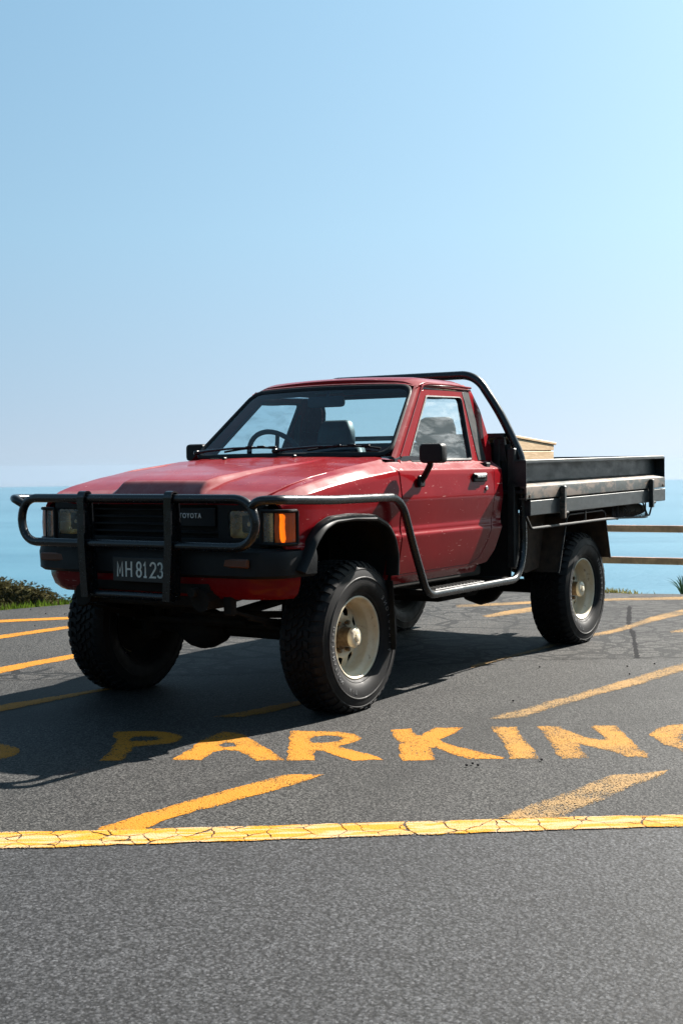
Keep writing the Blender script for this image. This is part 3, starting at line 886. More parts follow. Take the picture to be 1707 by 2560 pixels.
# grass verge
def blades(pts, hmin, hmax, w, lean=0.5):
    vs_, fs_ = [], []
    for (x, y, z) in pts:
        h = random.uniform(hmin, hmax); a = random.uniform(0, 2*PI); l = random.uniform(0.1, lean)*h; b = random.uniform(0, 2*PI)
        dx, dy = math.cos(a)*w, math.sin(a)*w
        ex, ey = math.cos(b)*l, math.sin(b)*l
        o = len(vs_)
        vs_ += [(x-dx, y-dy, z), (x+dx, y+dy, z), (x+dx*0.7+ex*0.4, y+dy*0.7+ey*0.4, z+h*0.55), (x-dx*0.7+ex*0.4, y-dy*0.7+ey*0.4, z+h*0.55), (x+ex, y+ey, z+h)]
        fs_ += [[o, o+1, o+2, o+3], [o+3, o+2, o+4]]
    return vs_, fs_
def edge_pts(n, i0, i1, d0, d1, z0=-0.05):
    out = []
    sub = [q for q in EPd]
    for _ in range(n):
        t_ = random.uniform(i0, i1-1.001); i = int(t_); f = t_-i
        q = EPd[i].lerp(EPd[i+1], f)
        a = EPd[max(0, i-4)]; b = EPd[min(nE-1, i+4)]
        d = (b-a).normalized(); nn = Vector((d.y, -d.x))
        if (q+nn-c_in).length < (q-c_in).length:
            nn = -nn
        o = random.uniform(d0, d1)
        zz = interp(o, [w[0] for w in offs], [w[1] for w in offs])
        out.append((q.x+nn.x*o, q.y+nn.y*o, zz-0.01))
    return out
def idx_near(x, y):
    return min(range(nE), key=lambda i: (EPd[i].x-x)**2+(EPd[i].y-y)**2)
iL0, iL1, iM, iR = idx_near(9, -9.6), idx_near(-3.3, -4.1), idx_near(-6.1, -1.3), idx_near(-6.2, -0.1)
vg, fg = blades(edge_pts(26000, iL0, iL1+6, 0.0, 1.15), 0.035, 0.10, 0.006)
g2, f2 = blades(edge_pts(5200, iL1, iM+1, 0.02, 0.9), 0.03, 0.08, 0.006)
mg = MB().add(vg, fg, False).add(g2, f2, False)
mg.build('grass', 'grass_blade', None, False, None, kind='stuff', label='short green grass verge along the far edge of the asphalt', category='grass')
gd, fd = blades(edge_pts(900, iL0, iM+1, -0.05, 0.10), 0.01, 0.05, 0.005, 1.2)
g3, f3 = blades([(-6.26+random.gauss(0, 0.05), -0.45+random.gauss(0, 0.17), -0.02) for _ in range(500)], 0.02, 0.07, 0.006, 1.2)
MB().add(gd, fd, False).build('dry_grass', 'dry_blade', None, False, None, kind='stuff', label='dry grass tips fringing the asphalt edge', category='grass')
wt = MB().add(g3, f3, False)
o = wt.build('weed_tuft', 'dry_blade', None, False, None, kind='stuff', label='low weedy tuft on the asphalt edge right of the rear wheel', category='weed')

# flax at the right edge
fx = empty('flax_plant', (-7.30, -0.01, -0.16))
setprops(fx, label='dark spiky flax plant beyond the asphalt at the right edge', category='plant')
for k in range(34):
    a = random.uniform(0, 2*PI); h = random.uniform(0.16, 0.40); sp = random.uniform(0.06, 0.26); w = random.uniform(0.006, 0.011)
    pts = []
    for s in (0, 0.3, 0.6, 0.85, 1.0):
        rr = sp*s**1.5; zz = h*(s-0.32*s*s*s)
        pts.append((Vector((math.cos(a)*rr+0.02*math.cos(a*3), math.sin(a)*rr, zz)), w*(1-s**2.2)+0.0008))
    sd = Vector((-math.sin(a), math.cos(a), 0))
    L_ = [q-sd*ww for q, ww in pts]; M_ = [q-Vector((0, 0, ww*0.5)) for q, ww in pts]; R_ = [q+sd*ww for q, ww in pts]
    MB().loft([L_, M_, R_], False, False, True).build('leaf', 'flax_leaf', fx, False, None)

# dark scrub on the headland at the left
def scrub(cx, cy, cz, rx, ry, rz, n, leaf):
    vs_, fs_ = [], []
    for _ in range(n):
        th = random.uniform(0, 2*PI); ph = math.acos(random.uniform(-0.35, 1)); rr = random.uniform(0.72, 1.05)
        d = Vector((math.sin(ph)*math.cos(th), math.sin(ph)*math.sin(th), math.cos(ph)))
        lump = 1+0.13*math.sin(5*th+cx)*math.sin(4*ph)+0.08*math.sin(11*th+cy)
        q = Vector((cx+d.x*rx*rr*lump, cy+d.y*ry*rr*lump, cz+d.z*rz*rr*lump))
        a = Vector((random.gauss(0, 1), random.gauss(0, 1), random.gauss(0, 1))).normalized()
        b = a.orthogonal().normalized()
        l = leaf*random.uniform(0.6, 1.4)
        o = len(vs_)
        vs_ += [q-a*l, q+b*l*0.45, q+a*l, q-b*l*0.45]
        fs_.append([o, o+1, o+2, o+3])
    return vs_, fs_
sm = MB()
viewd = Vector((-25.85, -29.8, 0)); 
def ray_px(px, py, D):
    d = fw + r2*((px-853.5)/3323.05) - u2*((py-1280)/3323.05)
    return CAM + d*D
prof = [(-420, 1380), (-300, 1395), (-180, 1412), (-100, 1432), (-30, 1441), (20, 1452), (50, 1460), (95, 1470), (120, 1490), (160, 1500), (185, 1503), (225, 1512), (270, 1520)]
for (px, py) in prof:
    for dd, dz, sc in ((44, 0.0, 1.0), (47.5, 0.0, 1.1), (41.5, -0.75, 0.9), (38.5, -1.5, 0.9)):
        top = ray_px(px+random.uniform(-14, 14), py+random.uniform(-5, 4), dd)
        rz = random.uniform(0.55, 1.0)*sc; rx = random.uniform(0.55, 0.95)*sc
        a_, b_ = scrub(top.x, top.y, top.z-rz+dz, rx, rx*random.uniform(0.9, 1.2), rz, 900, 0.075)
        sm.add(a_, b_, False)
        # solid heart of each bush
        ic = bmesh.new(); bmesh.ops.create_icosphere(ic, subdivisions=2, radius=1)
        sm.add([(top.x+w.co.x*rx*0.80, top.y+w.co.y*rx*0.80, top.z-rz+dz+w.co.z*rz*0.80) for w in ic.verts], [[w.index for w in f.verts] for f in ic.faces], True)
        ic.free()
sm.build('scrub_bushes', 'bush_leaf', None, False, None, kind='stuff', label='dark olive scrub covering the headland behind the grass at left', category='scrub')
# ground under the scrub
hb = []
for px in range(-640, 460, 60):
    row = []
    for dd, dy in ((34, 150), (38, 115), (41, 85), (44, 62), (48, 62), (56, 110), (90, 260)):
        py = interp(px, [q[0] for q in prof], [q[1] for q in prof])
        row.append(ray_px(px, py+dy*(1.0), dd))
    hb.append(row)
MB().loft(hb, False, False, True).build('headland', 'terrain_soil', None, True, None, kind='structure')

# low timber rail fence beyond the edge at the right
fence = empty('timber_fence', (-7.9, -1.40, -0.45))
setprops(fence, label='low weathered timber fence with two rails beyond the rear wheel', category='fence')
fa, fb = Vector((-7.895, -1.397)), Vector((-8.0325, -0.261))
fd = (fb-fa).normalized()
ang = math.atan2(fd.y, fd.x)
rotz = Matrix.Rotation(ang, 3, 'Z')
def fence_box(name, c, s, parent, bev=0.006):
    m = MB().box((0, 0, 0), s, bev, rotz)
    o = m.build(name, 'fence_wood', parent)
    o.location = Vector(c)-Vector(parent.location)
    return o
for k, z in ((0, 0.512), (1, 0.172)):
    for j in range(2):
        st = fa-fd*0.08+fd*(2.45*j)
        c = st+fd*1.222
        fence_box('rail', (c.x, c.y, z-0.004*j), (2.44, 0.045, 0.072), fence)
for j in range(3):
    q = fa+fd*(0.02+2.40*j)
    nrm = Vector((-fd.y, fd.x))
    q = q - Vector((abs(nrm.x), 0))*0.075 if False else q+nrm*0.0
    fence_box('post', (q.x-0.074, q.y-0.01, 0.06), (0.10, 0.10, 1.12), fence, 0.01)

# ------------------------------------------------------------------ the truck
truck = empty('pickup_truck', (0, 0, 0))
setprops(truck, label='lifted red tray pickup truck with black bull bar parked on the asphalt', category='pickup truck')

# ---- body surfaces (x forward, y to the left, z up; front axle at x = 0)
ZL = [0.56, 0.60, 0.640, 0.70, 0.75, 0.846, 0.856, 0.868, 0.885, 0.894, 0.900, 1.05, 1.30]
YL = [0.736, 0.750, 0.765, 0.778, 0.786, 0.8010, 0.8010, 0.7910, 0.7905, 0.7885, 0.7860, 0.806, 0.806]
BX = [-0.4, 0.0, 0.236, 0.43, 0.53, 0.612]
BZ = [1.196, 1.153, 1.123, 1.091, 1.066, 1.036]
def band(x):
    return interp(x, BX, BZ)
def taper(x):
    return 0.32*max(0.0, x-0.35)**2 + 0.10*max(0.0, x-0.54)
def y_lo(x, z):
    o = z-band(x)
    drop = interp(o, [-0.16, -0.025, 0.0], [0.0, 0.017, 0.025])
    return interp(z, ZL, YL)-drop-taper(x)
def S0(x, v):
    b = band(x)
    if v <= b:
        return x, y_lo(x, v), v
    s = v-b                                          # shoulder
    k = min(1.0, max(0.0, (x+0.39)/0.30))
    yb = y_lo(x, b)
    if x > -0.395 or s <= 0.05:
        dy = interp(s, [0, 0.05, 0.10], [0, 0.081-0.037*k, 0.100-0.006*k])
        dz = interp(s, [0, 0.05, 0.10], [0, 0.042-0.002*k, 0.058-0.020*max(0, x)/0.6])
        return x, yb-dy, b+dz
    z = v-0.008                                      # window area leans in
    if x > -0.62 and s < 0.11 and v < b+0.11 and False:
        pass
    return x, 0.701-(z-1.238)*0.305, z
UP = lambda z: 0.701-(z-1.238)*0.305
def S(x, v):
    k = 0.0045
    a = [S0(x, v+d) for d in (-k, -k/2, 0, k/2, k)]
    return sum(q[0] for q in a)/5, sum(q[1] for q in a)/5, sum(q[2] for q in a)/5
def side(sgn):
    return lambda x, v: (lambda q: (q[0], sgn*q[1], q[2]))(S(x, v))
ROWS = [0.575, 0.60, 0.62, 0.64, 0.66, 0.70, 0.74, 0.79, 0.83, 0.842, 0.849, 0.854, 0.859, 0.864, 0.869, 0.876, 0.884, 0.889, 0.894, 0.899, 0.905, 0.93, 0.96, 1.0, 1.03, 1.05, 1.07, 1.10, 1.13, 1.15, 1.165, 1.175, 1.185, 1.192, 1.197, 1.203, 1.212, 1.222, 1.232, 1.238, 1.243, 1.25, 1.30, 1.36, 1.42, 1.48, 1.54, 1.60, 1.64]

ARCH = [(-0.285, 0.60), (-0.292, 0.66), (-0.297, 0.76), (-0.270, 0.85), (-0.205, 0.922), (-0.09, 0.964), (0.12, 0.974), (0.29, 0.966), (0.385, 0.935), (0.455, 0.872), (0.497, 0.805)]
ARCHS = [(q.x, q.y) for q in fillet([(a, b, 0) for a, b in ARCH], [0]+[0.12]*9+[0], 4)]

door_poly = [(-0.402, 0.652), (-1.20, 0.652), (-1.315, 0.684), (-1.395, 0.775), (-1.458, 0.915), (-1.472, 1.11), (-1.500, 1.196), (-1.564, 1.252), (-1.584, 1.668), (-1.040, 1.656), (-0.998, 1.642), (-0.549, 1.240), (-0.402, 1.196)]
door_poly = [(q.x, q.y) for q in fillet([(a, b, 0) for a, b in door_poly], [0.01, 0.08, 0.10, 0.12, 0.12, 0.03, 0.02, 0.02, 0.02, 0.03, 0.03, 0.012, 0.01], 4, True)]
win_hole = round2([(-0.632, 1.247), (-1.384, 1.256), (-1.470, 1.628), (-1.042, 1.620)], 0.022)
quarter_poly = [(-1.206, 0.646), (-1.321, 0.679), (-1.402, 0.771), (-1.465, 0.912), (-1.479, 1.11), (-1.507, 1.196), (-1.571, 1.252), (-1.591, 1.676), (-1.622, 1.682), (-1.676, 1.560), (-1.688, 1.34), (-1.640, 1.252), (-1.600, 1.19), (-1.582, 1.09), (-1.572, 0.856), (-1.512, 0.72), (-1.43, 0.648), (-1.32, 0.640)]
quarter_poly = [(q.x, q.y) for q in fillet([(a, b, 0) for a, b in quarter_poly], [0, 0.10, 0.12, 0.12, 0.03, 0.02, 0.02, 0, 0.01, 0.1, 0.06, 0.04, 0.06, 0.1, 0.1, 0.05, 0.04, 0.02], 4, True)]
rocker_poly = [(-0.300, 0.585), (-1.30, 0.592), (-1.315, 0.634), (-1.20, 0.6455), (-0.302, 0.6455)]

def fender_poly():
    top = [(x, band(x)+0.104) for x in frange(-0.388, 0.600, 0.07)]
    front = [(0.606, band(0.606)+0.104), (0.606, 0.845), (0.515, 0.842)]
    arch = [q for q in ARCHS[::-1]]
    return [(-0.388, 0.652)] + [(-0.388, 1.190), (-0.470, 1.216), (-0.535, 1.237)] + [(-0.535, 1.246), (-0.45, band(-0.4)+0.050), (-0.392, band(-0.39)+0.050)] + top + front + arch + [(-0.300, 0.600), (-0.300, 0.652)]

for sgn in (1, -1):
    SS = side(sgn)
    out = (0, sgn, 0)
    # -- fender with its flare and mud flap
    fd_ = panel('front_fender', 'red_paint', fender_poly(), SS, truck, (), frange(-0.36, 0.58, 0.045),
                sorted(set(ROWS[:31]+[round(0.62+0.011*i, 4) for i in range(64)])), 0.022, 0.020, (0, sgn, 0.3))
    rings = []
    sec = [(0.018, 0.792), (0.015, 0.820), (0.004, 0.840), (-0.008, 0.845), (-0.017, 0.840), (-0.021, 0.815), (-0.021, 0.775), (0.0, 0.775)]
    ap = [Vector((a, 0, b)) for a, b in ARCHS[2:]] + [Vector((0.545, 0, 0.735))]
    for i, q in enumerate(ap):
        d = (ap[min(i+1, len(ap)-1)]-ap[max(i-1, 0)]).normalized()
        n_ = Vector((-d.z, 0, d.x))
        if n_.dot(q-Vector((0.1, 0, 0.5))) < 0:
            n_ = -n_
        tp = taper(q.x)*0.9
        end = min(1.0, 0.55+i*0.15)
        rings.append([Vector((q.x+n_.x*o, sgn*(y-tp), q.z+n_.z*o*end)) for o, y in sec])
    MB().loft(rings, True, True, True).build('wheel_arch_flare', 'black_plastic', fd_, True, 50)
    mf = MB().box((-0.262, sgn*0.735, 0.455), (0.006, 0.19, 0.36), 0.003, Matrix.Rotation(R(4), 3, 'Y'))
    mf.build('mud_flap', 'black_plastic', truck)
    # -- inner wheel housing
    lin = []
    for a, b in ARCHS:
        lin.append([Vector((a*1.04-0.004, sgn*y, b+dz)) for y, dz in ((0.785, -0.004), (0.66, 0.02), (0.40, 0.02))])
    wl_ = MB().loft(lin, False, False, True)
    wl_.add([(a*1.04-0.004, sgn*0.40, b+0.02) for a, b in ARCHS], [list(range(len(ARCHS)))], False)
    wl_.build('wheel_housing', 'underbody', truck)
    # -- door
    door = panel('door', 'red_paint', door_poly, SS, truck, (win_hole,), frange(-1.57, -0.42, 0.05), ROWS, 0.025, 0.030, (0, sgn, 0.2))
    for nm, off, sc_, mt, th in (('window_seal', 0.002, 1.0, 'seal_rubber', 0.012),):
        ring = []
        cxy = (sum(q[0] for q in win_hole)/len(win_hole), sum(q[1] for q in win_hole)/len(win_hole))
        wh = dens(win_hole, 0.03)
        for (a, b) in wh:
            k = Vector((cxy[0]-a, cxy[1]-b)); k.normalize()
            pts = []
            for inn, dep in ((-0.004, 0.004), (0.004, 0.006), (0.014, -0.002), (0.016, -0.016), (-0.004, -0.022)):
                q = S(a+k.x*inn, b+k.y*inn)
                pts.append(Vector((q[0], sgn*(q[1]+dep), q[2])))
            ring.append(pts)
        MB().loft(ring, True, False, True, True).build(nm, mt, door, True, 40)
    gp = MB()
    gv = [Vector((S(a, b)[0], sgn*(S(a, b)[1]-0.012), S(a, b)[2])) for a, b in wh]
    gp.add(gv, [list(range(len(gv)))], False).build('window_pane', 'side_glass', door)
    # black trim panel behind the window
    vp = [(-1.466, 1.254), (-1.560, 1.256), (-1.579, 1.660), (-1.504, 1.658)]
    panel('trim_panel', 'black_plastic', vp, lambda x, v, f=SS, s=sgn: (f(x, v)[0], f(x, v)[1]+s*0.004, f(x, v)[2]), door, (), (), (), 0.05, 0.006, out)
    # handle and lock
    hy = S(-1.30, 1.145)[1]
    hm = MB()
    hm.box((-1.292, sgn*(hy+0.006), 1.146), (0.165, 0.016, 0.050), 0.006)
    hm.box((-1.282, sgn*(hy+0.020), 1.152), (0.130, 0.014, 0.026), 0.006)
    hm.build('door_handle', 'black_plastic', door)
    MB().box((-1.268, sgn*(hy+0.0285), 1.154), (0.098, 0.006, 0.018), 0.003).build('handle_trim', 'chrome', door)
    lk = MB().lathe_y([(0.0, 0.008), (0.010, 0.008), (0.013, 0.004), (0.013, -0.004)], (0, 0, 0), 14)
    o = lk.build('door_lock', 'chrome', door); o.location = (-1.365, sgn*(S(-1.365, 1.082)[1]+0.002), 1.082); o.scale = (1, sgn, 1)
    # inner trim so that the cabin is not hollow
    MB().box((-0.93, sgn*0.715, 0.93), (1.00, 0.05, 0.58), 0.01).build('door_lining', 'cabin_plastic', door)
    # -- side mirror
    mm = empty('side_mirror', (0, 0, 0), truck)
    mc = Vector((-0.535, 0.915, 1.2835)) if sgn > 0 else Vector((-0.800, -0.872, 1.312))
    arm = MB()
    arm.tube(fillet([(-0.592, sgn*0.800, 1.130), (-0.590, sgn*0.826, 1.160), (mc.x-0.02, sgn*abs(mc.y)*0.965, mc.z-0.06), (mc.x-0.005, mc.y-sgn*0.03, mc.z-0.02)], 0.03), 0.0165, 10)
    arm.box((-0.592, sgn*0.806, 1.135), (0.062, 0.022, 0.062), 0.008)
    arm.build('mirror_arm', 'black_plastic', mm)
    head = MB()
    hr = []
    shp = [(q.x, q.y) for q in fillet([(-0.071, -0.053, 0), (0.071, -0.053, 0), (0.071, 0.051, 0), (-0.071, 0.051, 0)], 0.024, 5, True)]
    for dx, k in ((0.040, 0.86), (0.034, 0.95), (0.018, 1.0), (-0.012, 1.0), (-0.016, 0.97)):
        hr.append([mc+Vector((dx, a*k, b*k)) for a, b in shp])
    head.loft(hr, True, True, True)
    ho = head.build('mirror_head', 'black_plastic', mm, True, 30)
    MB().add([mc+Vector((-0.0175, a*0.9, b*0.88)) for a, b in shp], [list(range(len(shp)))], False).build('mirror_glass', 'chrome', mm)
    # -- rear quarter, sill
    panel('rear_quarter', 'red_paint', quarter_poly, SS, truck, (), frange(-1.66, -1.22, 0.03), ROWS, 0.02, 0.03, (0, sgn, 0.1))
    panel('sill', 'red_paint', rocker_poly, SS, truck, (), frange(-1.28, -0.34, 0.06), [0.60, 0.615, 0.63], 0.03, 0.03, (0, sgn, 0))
    MB().box((-0.84, sgn*0.70, 0.605), (1.10, 0.10, 0.06), 0.01).build('sill_underside', 'underbody', truck)
    # dark jamb behind the panel gaps
    MB().box((-0.398, sgn*0.735, 0.92), (0.06, 0.06, 0.56), 0.004).build('door_jamb', 'seal_rubber', truck)
    MB().box((-1.470, sgn*0.735, 0.98), (0.05, 0.06, 0.50), 0.004).build('door_jamb', 'seal_rubber', truck)

# ---- bonnet
XB = [-0.46, -0.40, -0.24, 0.06, 0.28, 0.45, 0.56, 0.60, 0.625, 0.645]
ZB = [1.262, 1.256, 1.231, 1.200, 1.170, 1.137, 1.103, 1.086, 1.072, 1.058]
def sstep(a, b, x):
    t_ = min(1, max(0, (x-a)/(b-a)))
    return t_*t_*(3-2*t_)
def bonnet0(x, y):
    ay = abs(y)
    z = interp(x, XB, ZB) + 0.014*(1-(ay/0.68)**2)
    h = interp(x, [-0.46, -0.2, 0.30, 0.52, 0.545, 0.628, 0.7], [0.0, 0.008, 0.020, 0.036, 0.036, -0.004, -0.004])
    hw = interp(x, [-0.46, 0.55], [0.33, 0.262])
    z += h*(1-sstep(hw-0.002, hw+0.034, ay))
    return x, y, z
def bonnet_s(x, y):
    k = 0.006
    a = [bonnet0(x+dx, y+dy) for dx in (-k, 0, k) for dy in (-k, 0, k)]
    return x, y, sum(q[2] for q in a)/9
bw = lambda x: S0(x, band(x)+0.104)[1]-0.008
bon = []
xs = frange(-0.385, 0.612, 0.05)
bon += [(x, bw(x)) for x in xs] + [(0.640, bw(0.61)-0.035)]
bon += [(0.645, 0.5), (0.648, 0.25), (0.648, -0.25), (0.645, -0.5)]
bon += [(0.640, -bw(0.61)+0.035)] + [(x, -bw(x)) for x in xs[::-1]]
bon += [(-0.422, -0.5), (-0.437, -0.25), (-0.440, 0.0), (-0.437, 0.25), (-0.422, 0.5)]
ycols = sorted(set([round(s*q, 4) for s in (1, -1) for q in (0, 0.08, 0.16, 0.22, 0.245, 0.255, 0.262, 0.27, 0.278, 0.286, 0.294, 0.302, 0.31, 0.32, 0.33, 0.34, 0.35, 0.362, 0.38, 0.42, 0.48, 0.54, 0.60, 0.64)]))
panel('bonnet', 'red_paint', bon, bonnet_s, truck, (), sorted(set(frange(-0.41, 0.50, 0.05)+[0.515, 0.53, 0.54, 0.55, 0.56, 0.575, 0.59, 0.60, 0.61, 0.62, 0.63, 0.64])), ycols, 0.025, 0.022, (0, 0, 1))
for px_, py_ in ((-0.36, -0.33), (-0.40, 0.12)):
    MB().box((px_, py_, bonnet_s(px_, py_)[2]+0.006), (0.026, 0.02, 0.014), 0.004).build('washer_nozzle', 'black_plastic', truck)

# ---- cowl between bonnet and windscreen
def cowl_s(u, y):
    # u 0 at the bonnet gap, 1 at the windscreen foot
    x0 = interp(abs(y), [0, 0.25, 0.5, 0.69], [-0.446, -0.443, -0.428, -0.392])
    x1 = interp(abs(y), [0, 0.3, 0.6, 0.70], [-0.470, -0.478, -0.512, -0.540])
    z0 = bonnet_s(-0.44, min(abs(y), 0.6))[2]
    z0 = interp(abs(y), [0, 0.55, 0.69], [z0, bonnet_s(-0.42, 0.55)[2], 1.253])
    z1 = interp(abs(y), [0, 0.6, 0.70], [1.274, 1.272, 1.246])
    return x0+(x1-x0)*u, y, z0+(z1-z0)*u
rows_c = [[Vector(cowl_s(u, y)) for u in (0, 0.25, 0.5, 0.75, 1.0)] for y in frange(-0.700, 0.700, 0.04)]
MB().loft(rows_c, False, False, True).build('cowl', 'red_paint', truck)
for y0 in (-0.50, 0.05):
    vt = MB()
    vt.box((cowl_s(0.45, y0+0.2)[0], y0+0.2, cowl_s(0.45, y0+0.2)[2]+0.0015), (0.006, 0.42, 0.004), 0.001)
    for k in range(26):
        q = cowl_s(0.45, y0+k*0.016)
        vt.box((q[0], q[1], q[2]+0.0025), (0.020, 0.006, 0.005), 0.001)
    vt.build('cowl_vent', 'grille_black', truck)

# ---- windscreen
def ws(s, t_):
    hw_ = 0.676+(0.555-0.676)*t_
    bul = 1-s*s
    return Vector((-0.504-0.464*t_+0.052*bul, s*hw_, 1.270+0.404*t_+0.010*bul*(0.3+0.7*t_)))
def ws_n(s, t_):
    a = ws(s+0.01, t_)-ws(s-0.01, t_); b = ws(s, t_+0.01)-ws(s, t_-0.01)
    n_ = a.cross(b); n_.normalize()
    return n_ if n_.x > 0 else -n_
def rrect(m_s, m_t, rs, rt_, n=7):
    out = []
    for cx, cy, a0 in ((1-m_s-rs, 1-m_t-rt_, 0), (-1+m_s+rs, 1-m_t-rt_, 90), (-1+m_s+rs, m_t+rt_, 180), (1-m_s-rs, m_t+rt_, 270)):
        for k in range(n):
            a = R(a0+90*k/(n-1))
            out.append((cx+rs*math.cos(a), cy+rt_*math.sin(a)))
    # densify long sides
    res = []
    for i in range(len(out)):
        a, b = Vector(out[i]), Vector(out[(i+1) % len(out)])
        k = max(1, int((b-a).length/0.12))
        res += [a+(b-a)*(j/k) for j in range(k)]
    return res
outl = rrect(0.0, 0.0, 0.10, 0.13)
inl = rrect(0.040, 0.055, 0.085, 0.11)
n_o = min(len(outl), len(inl))
def resamp(lp, n):
    d = [0]
    for i in range(len(lp)):
        d.append(d[-1]+(Vector(lp[(i+1) % len(lp)])-Vector(lp[i])).length)
    res = []
    for k in range(n):
        t_ = d[-1]*k/n
        i = max(j for j in range(len(lp)) if d[j] <= t_+1e-9)
        f = (t_-d[i])/(d[i+1]-d[i])
        res.append(Vector(lp[i]).lerp(Vector(lp[(i+1) % len(lp)]), f))
    return res
def shrink(lp, ds, dt):
    return [Vector((q.x*(1-ds), 0.5+(q.y-0.5)*(1-2*dt))) for q in lp]
outl = resamp(outl, 120)
prof_ws = [(0.0, 0.0, -0.006), (0.0, 0.0, 0.004), (0.012, 0.016, 0.010), (0.030, 0.040, 0.009), (0.040, 0.054, 0.002), (0.040, 0.054, -0.012)]
rings = []
for ds, dt, h in prof_ws:
    rings.append([ws(q.x, q.y)+ws_n(q.x, q.y)*h for q in shrink(outl, ds, dt)])
MB().loft([[rings[j][i] for j in range(len(rings))] for i in range(len(outl))], False, False, True, True).build('windscreen_seal', 'seal_rubber', truck, True, 50)
gpoly = [tuple(q) for q in shrink(outl, 0.036, 0.048)]
panel('windscreen', 'windscreen_glass', gpoly, lambda s, t_: tuple(ws(s, t_)), truck, (), frange(-0.9, 0.9, 0.15), frange(0.1, 0.9, 0.1), 0.2, 0.004, (1, 0, 0.6))
# wipers
for s0, s1 in ((-0.94, 0.00), (-0.06, 0.90)):
    w_ = empty('wiper', (0, 0, 0), truck)
    pv = ws(s0, 0.03)+ws_n(s0, 0.03)*0.03
    path = [pv, ws(s0+0.12, 0.045)+ws_n(s0+.1, 0)*0.034, ws(s0+0.40, 0.085)+ws_n(s0+.4, 0)*0.028, ws(s0+0.62, 0.105)+ws_n(s0+.6, 0)*0.020]
    am = MB().tube(path, [0.010, 0.008, 0.006, 0.005], 8)
    am.box(pv, (0.034, 0.034, 0.026), 0.008)
    am.build('wiper_arm', 'black_enamel', w_)
    bp = [ws(s0+0.30+(s1-s0-0.30)*k/10, 0.060+0.050*math.sin(PI*k/10*0.9))+ws_n(s0+0.5, 0.05)*0.015 for k in range(11)]
    bl = MB().tube(bp, 0.006, 6)
    for k in (2, 4, 6, 8):
        bl.box(bp[k]+ws_n(0, 0)*0.008, (0.014, 0.05, 0.010), 0.003)
    bl.build('wiper_blade', 'seal_rubber', w_)

# ---- roof, pillars, gutters
def roof0(x, y):
    ay = abs(y)
    z = 1.738-0.014*(ay/0.5)**2
    xf = x-0.045*(1-(ay/0.56)**2)
    if xf > -1.13:
        z -= 1.5*(xf+1.13)**2
    if x < -1.50:
        z -= 1.6*(x+1.50)**2
    if ay > 0.46:
        z -= 2.4*(ay-0.46)**2
    return x, y, z
fe = lambda y: -0.972+0.058*(1-(y/0.56)**2)
rp = [(fe(y)-(0.0 if abs(y) < 0.51 else 0.010), y) for y in frange(0.560, -0.560, 0.05)] + [(-1.618, y) for y in frange(-0.560, 0.560, 0.05)]
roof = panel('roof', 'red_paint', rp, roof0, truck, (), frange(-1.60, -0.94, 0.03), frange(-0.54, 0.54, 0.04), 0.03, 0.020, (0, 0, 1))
MB().box((-1.30, 0, 1.690), (0.54, 0.98, 0.012), 0.004).build('headliner', 'headliner', truck)
# header below the roof edge, above the windscreen
hd = []
for s in frange(-1.0, 1.0, 0.1):
    y = 0.552*s
    top = Vector(roof0(fe(y)-0.004, y)); bot = ws(s, 1.0)-ws_n(s, 1.0)*0.004
    hd.append([top, top.lerp(bot, 0.4)+Vector((0.008, 0, 0.001)), bot, bot+Vector((-0.05, 0, -0.012))])
MB().loft(hd, False, False, True).build('windscreen_header', 'red_paint', truck)
for sgn in (1, -1):
    # A pillar
    rings = []
    gut = []
    for k in range(15):
        t_ = k/14
        A = ws(1, t_)
        bz = 1.229+(1.650-1.229)*t_
        B = Vector((-0.541-0.478*t_, UP(bz)+0.001, bz))
        o_ = Vector((0.35, 0.9, 0.2)).normalized()
        M_ = A.lerp(B, 0.5)+o_*0.009
        q1 = A.lerp(B, 0.2)+o_*0.007
        q2 = A.lerp(B, 0.8)+o_*0.006
        I1 = A+Vector((-0.050, -0.020, -0.005)); I2 = B+Vector((-0.025, -0.045, 0))
        rings.append([Vector((q.x, sgn*q.y, q.z)) for q in (A, q1, M_, q2, B, I2, I1)])
        gut.append(Vector((B.x+0.012, sgn*(B.y+0.003), B.z+0.006)))
    MB().loft(rings, True, True, True).build('windscreen_pillar', 'red_paint', truck, True, 50)
    # roof rail over the door
    rings = []
    for x in [-0.960]+frange(-1.0, -1.620, 0.06):
        e = roof0(max(-1.61, x), 0.558)
        zt = e[2]-0.002
        zb = 1.668
        k = 0 if x < -0.99 else 0.010
        rings.append([Vector((x, sgn*y, z)) for y, z in ((0.556, zt-k), (0.571, zt-0.010-k), (0.575, zb+0.002-k), (0.564, zb-0.006-k), (0.52, zb-0.010-k), (0.52, zt-0.014-k))])
    MB().loft(rings, True, True, True).build('roof_rail', 'red_paint', truck, True, 40)
    gpth = gut[1:13:3]+[gut[13], Vector((-1.02, sgn*0.578, 1.672)), Vector((-1.10, sgn*0.579, 1.683)), Vector((-1.35, sgn*0.579, 1.687)), Vector((-1.612, sgn*0.577, 1.680))]
    MB().tube(fillet(gpth, 0.05, 5), 0.0065, 8).build('rain_gutter', 'red_paint', truck)

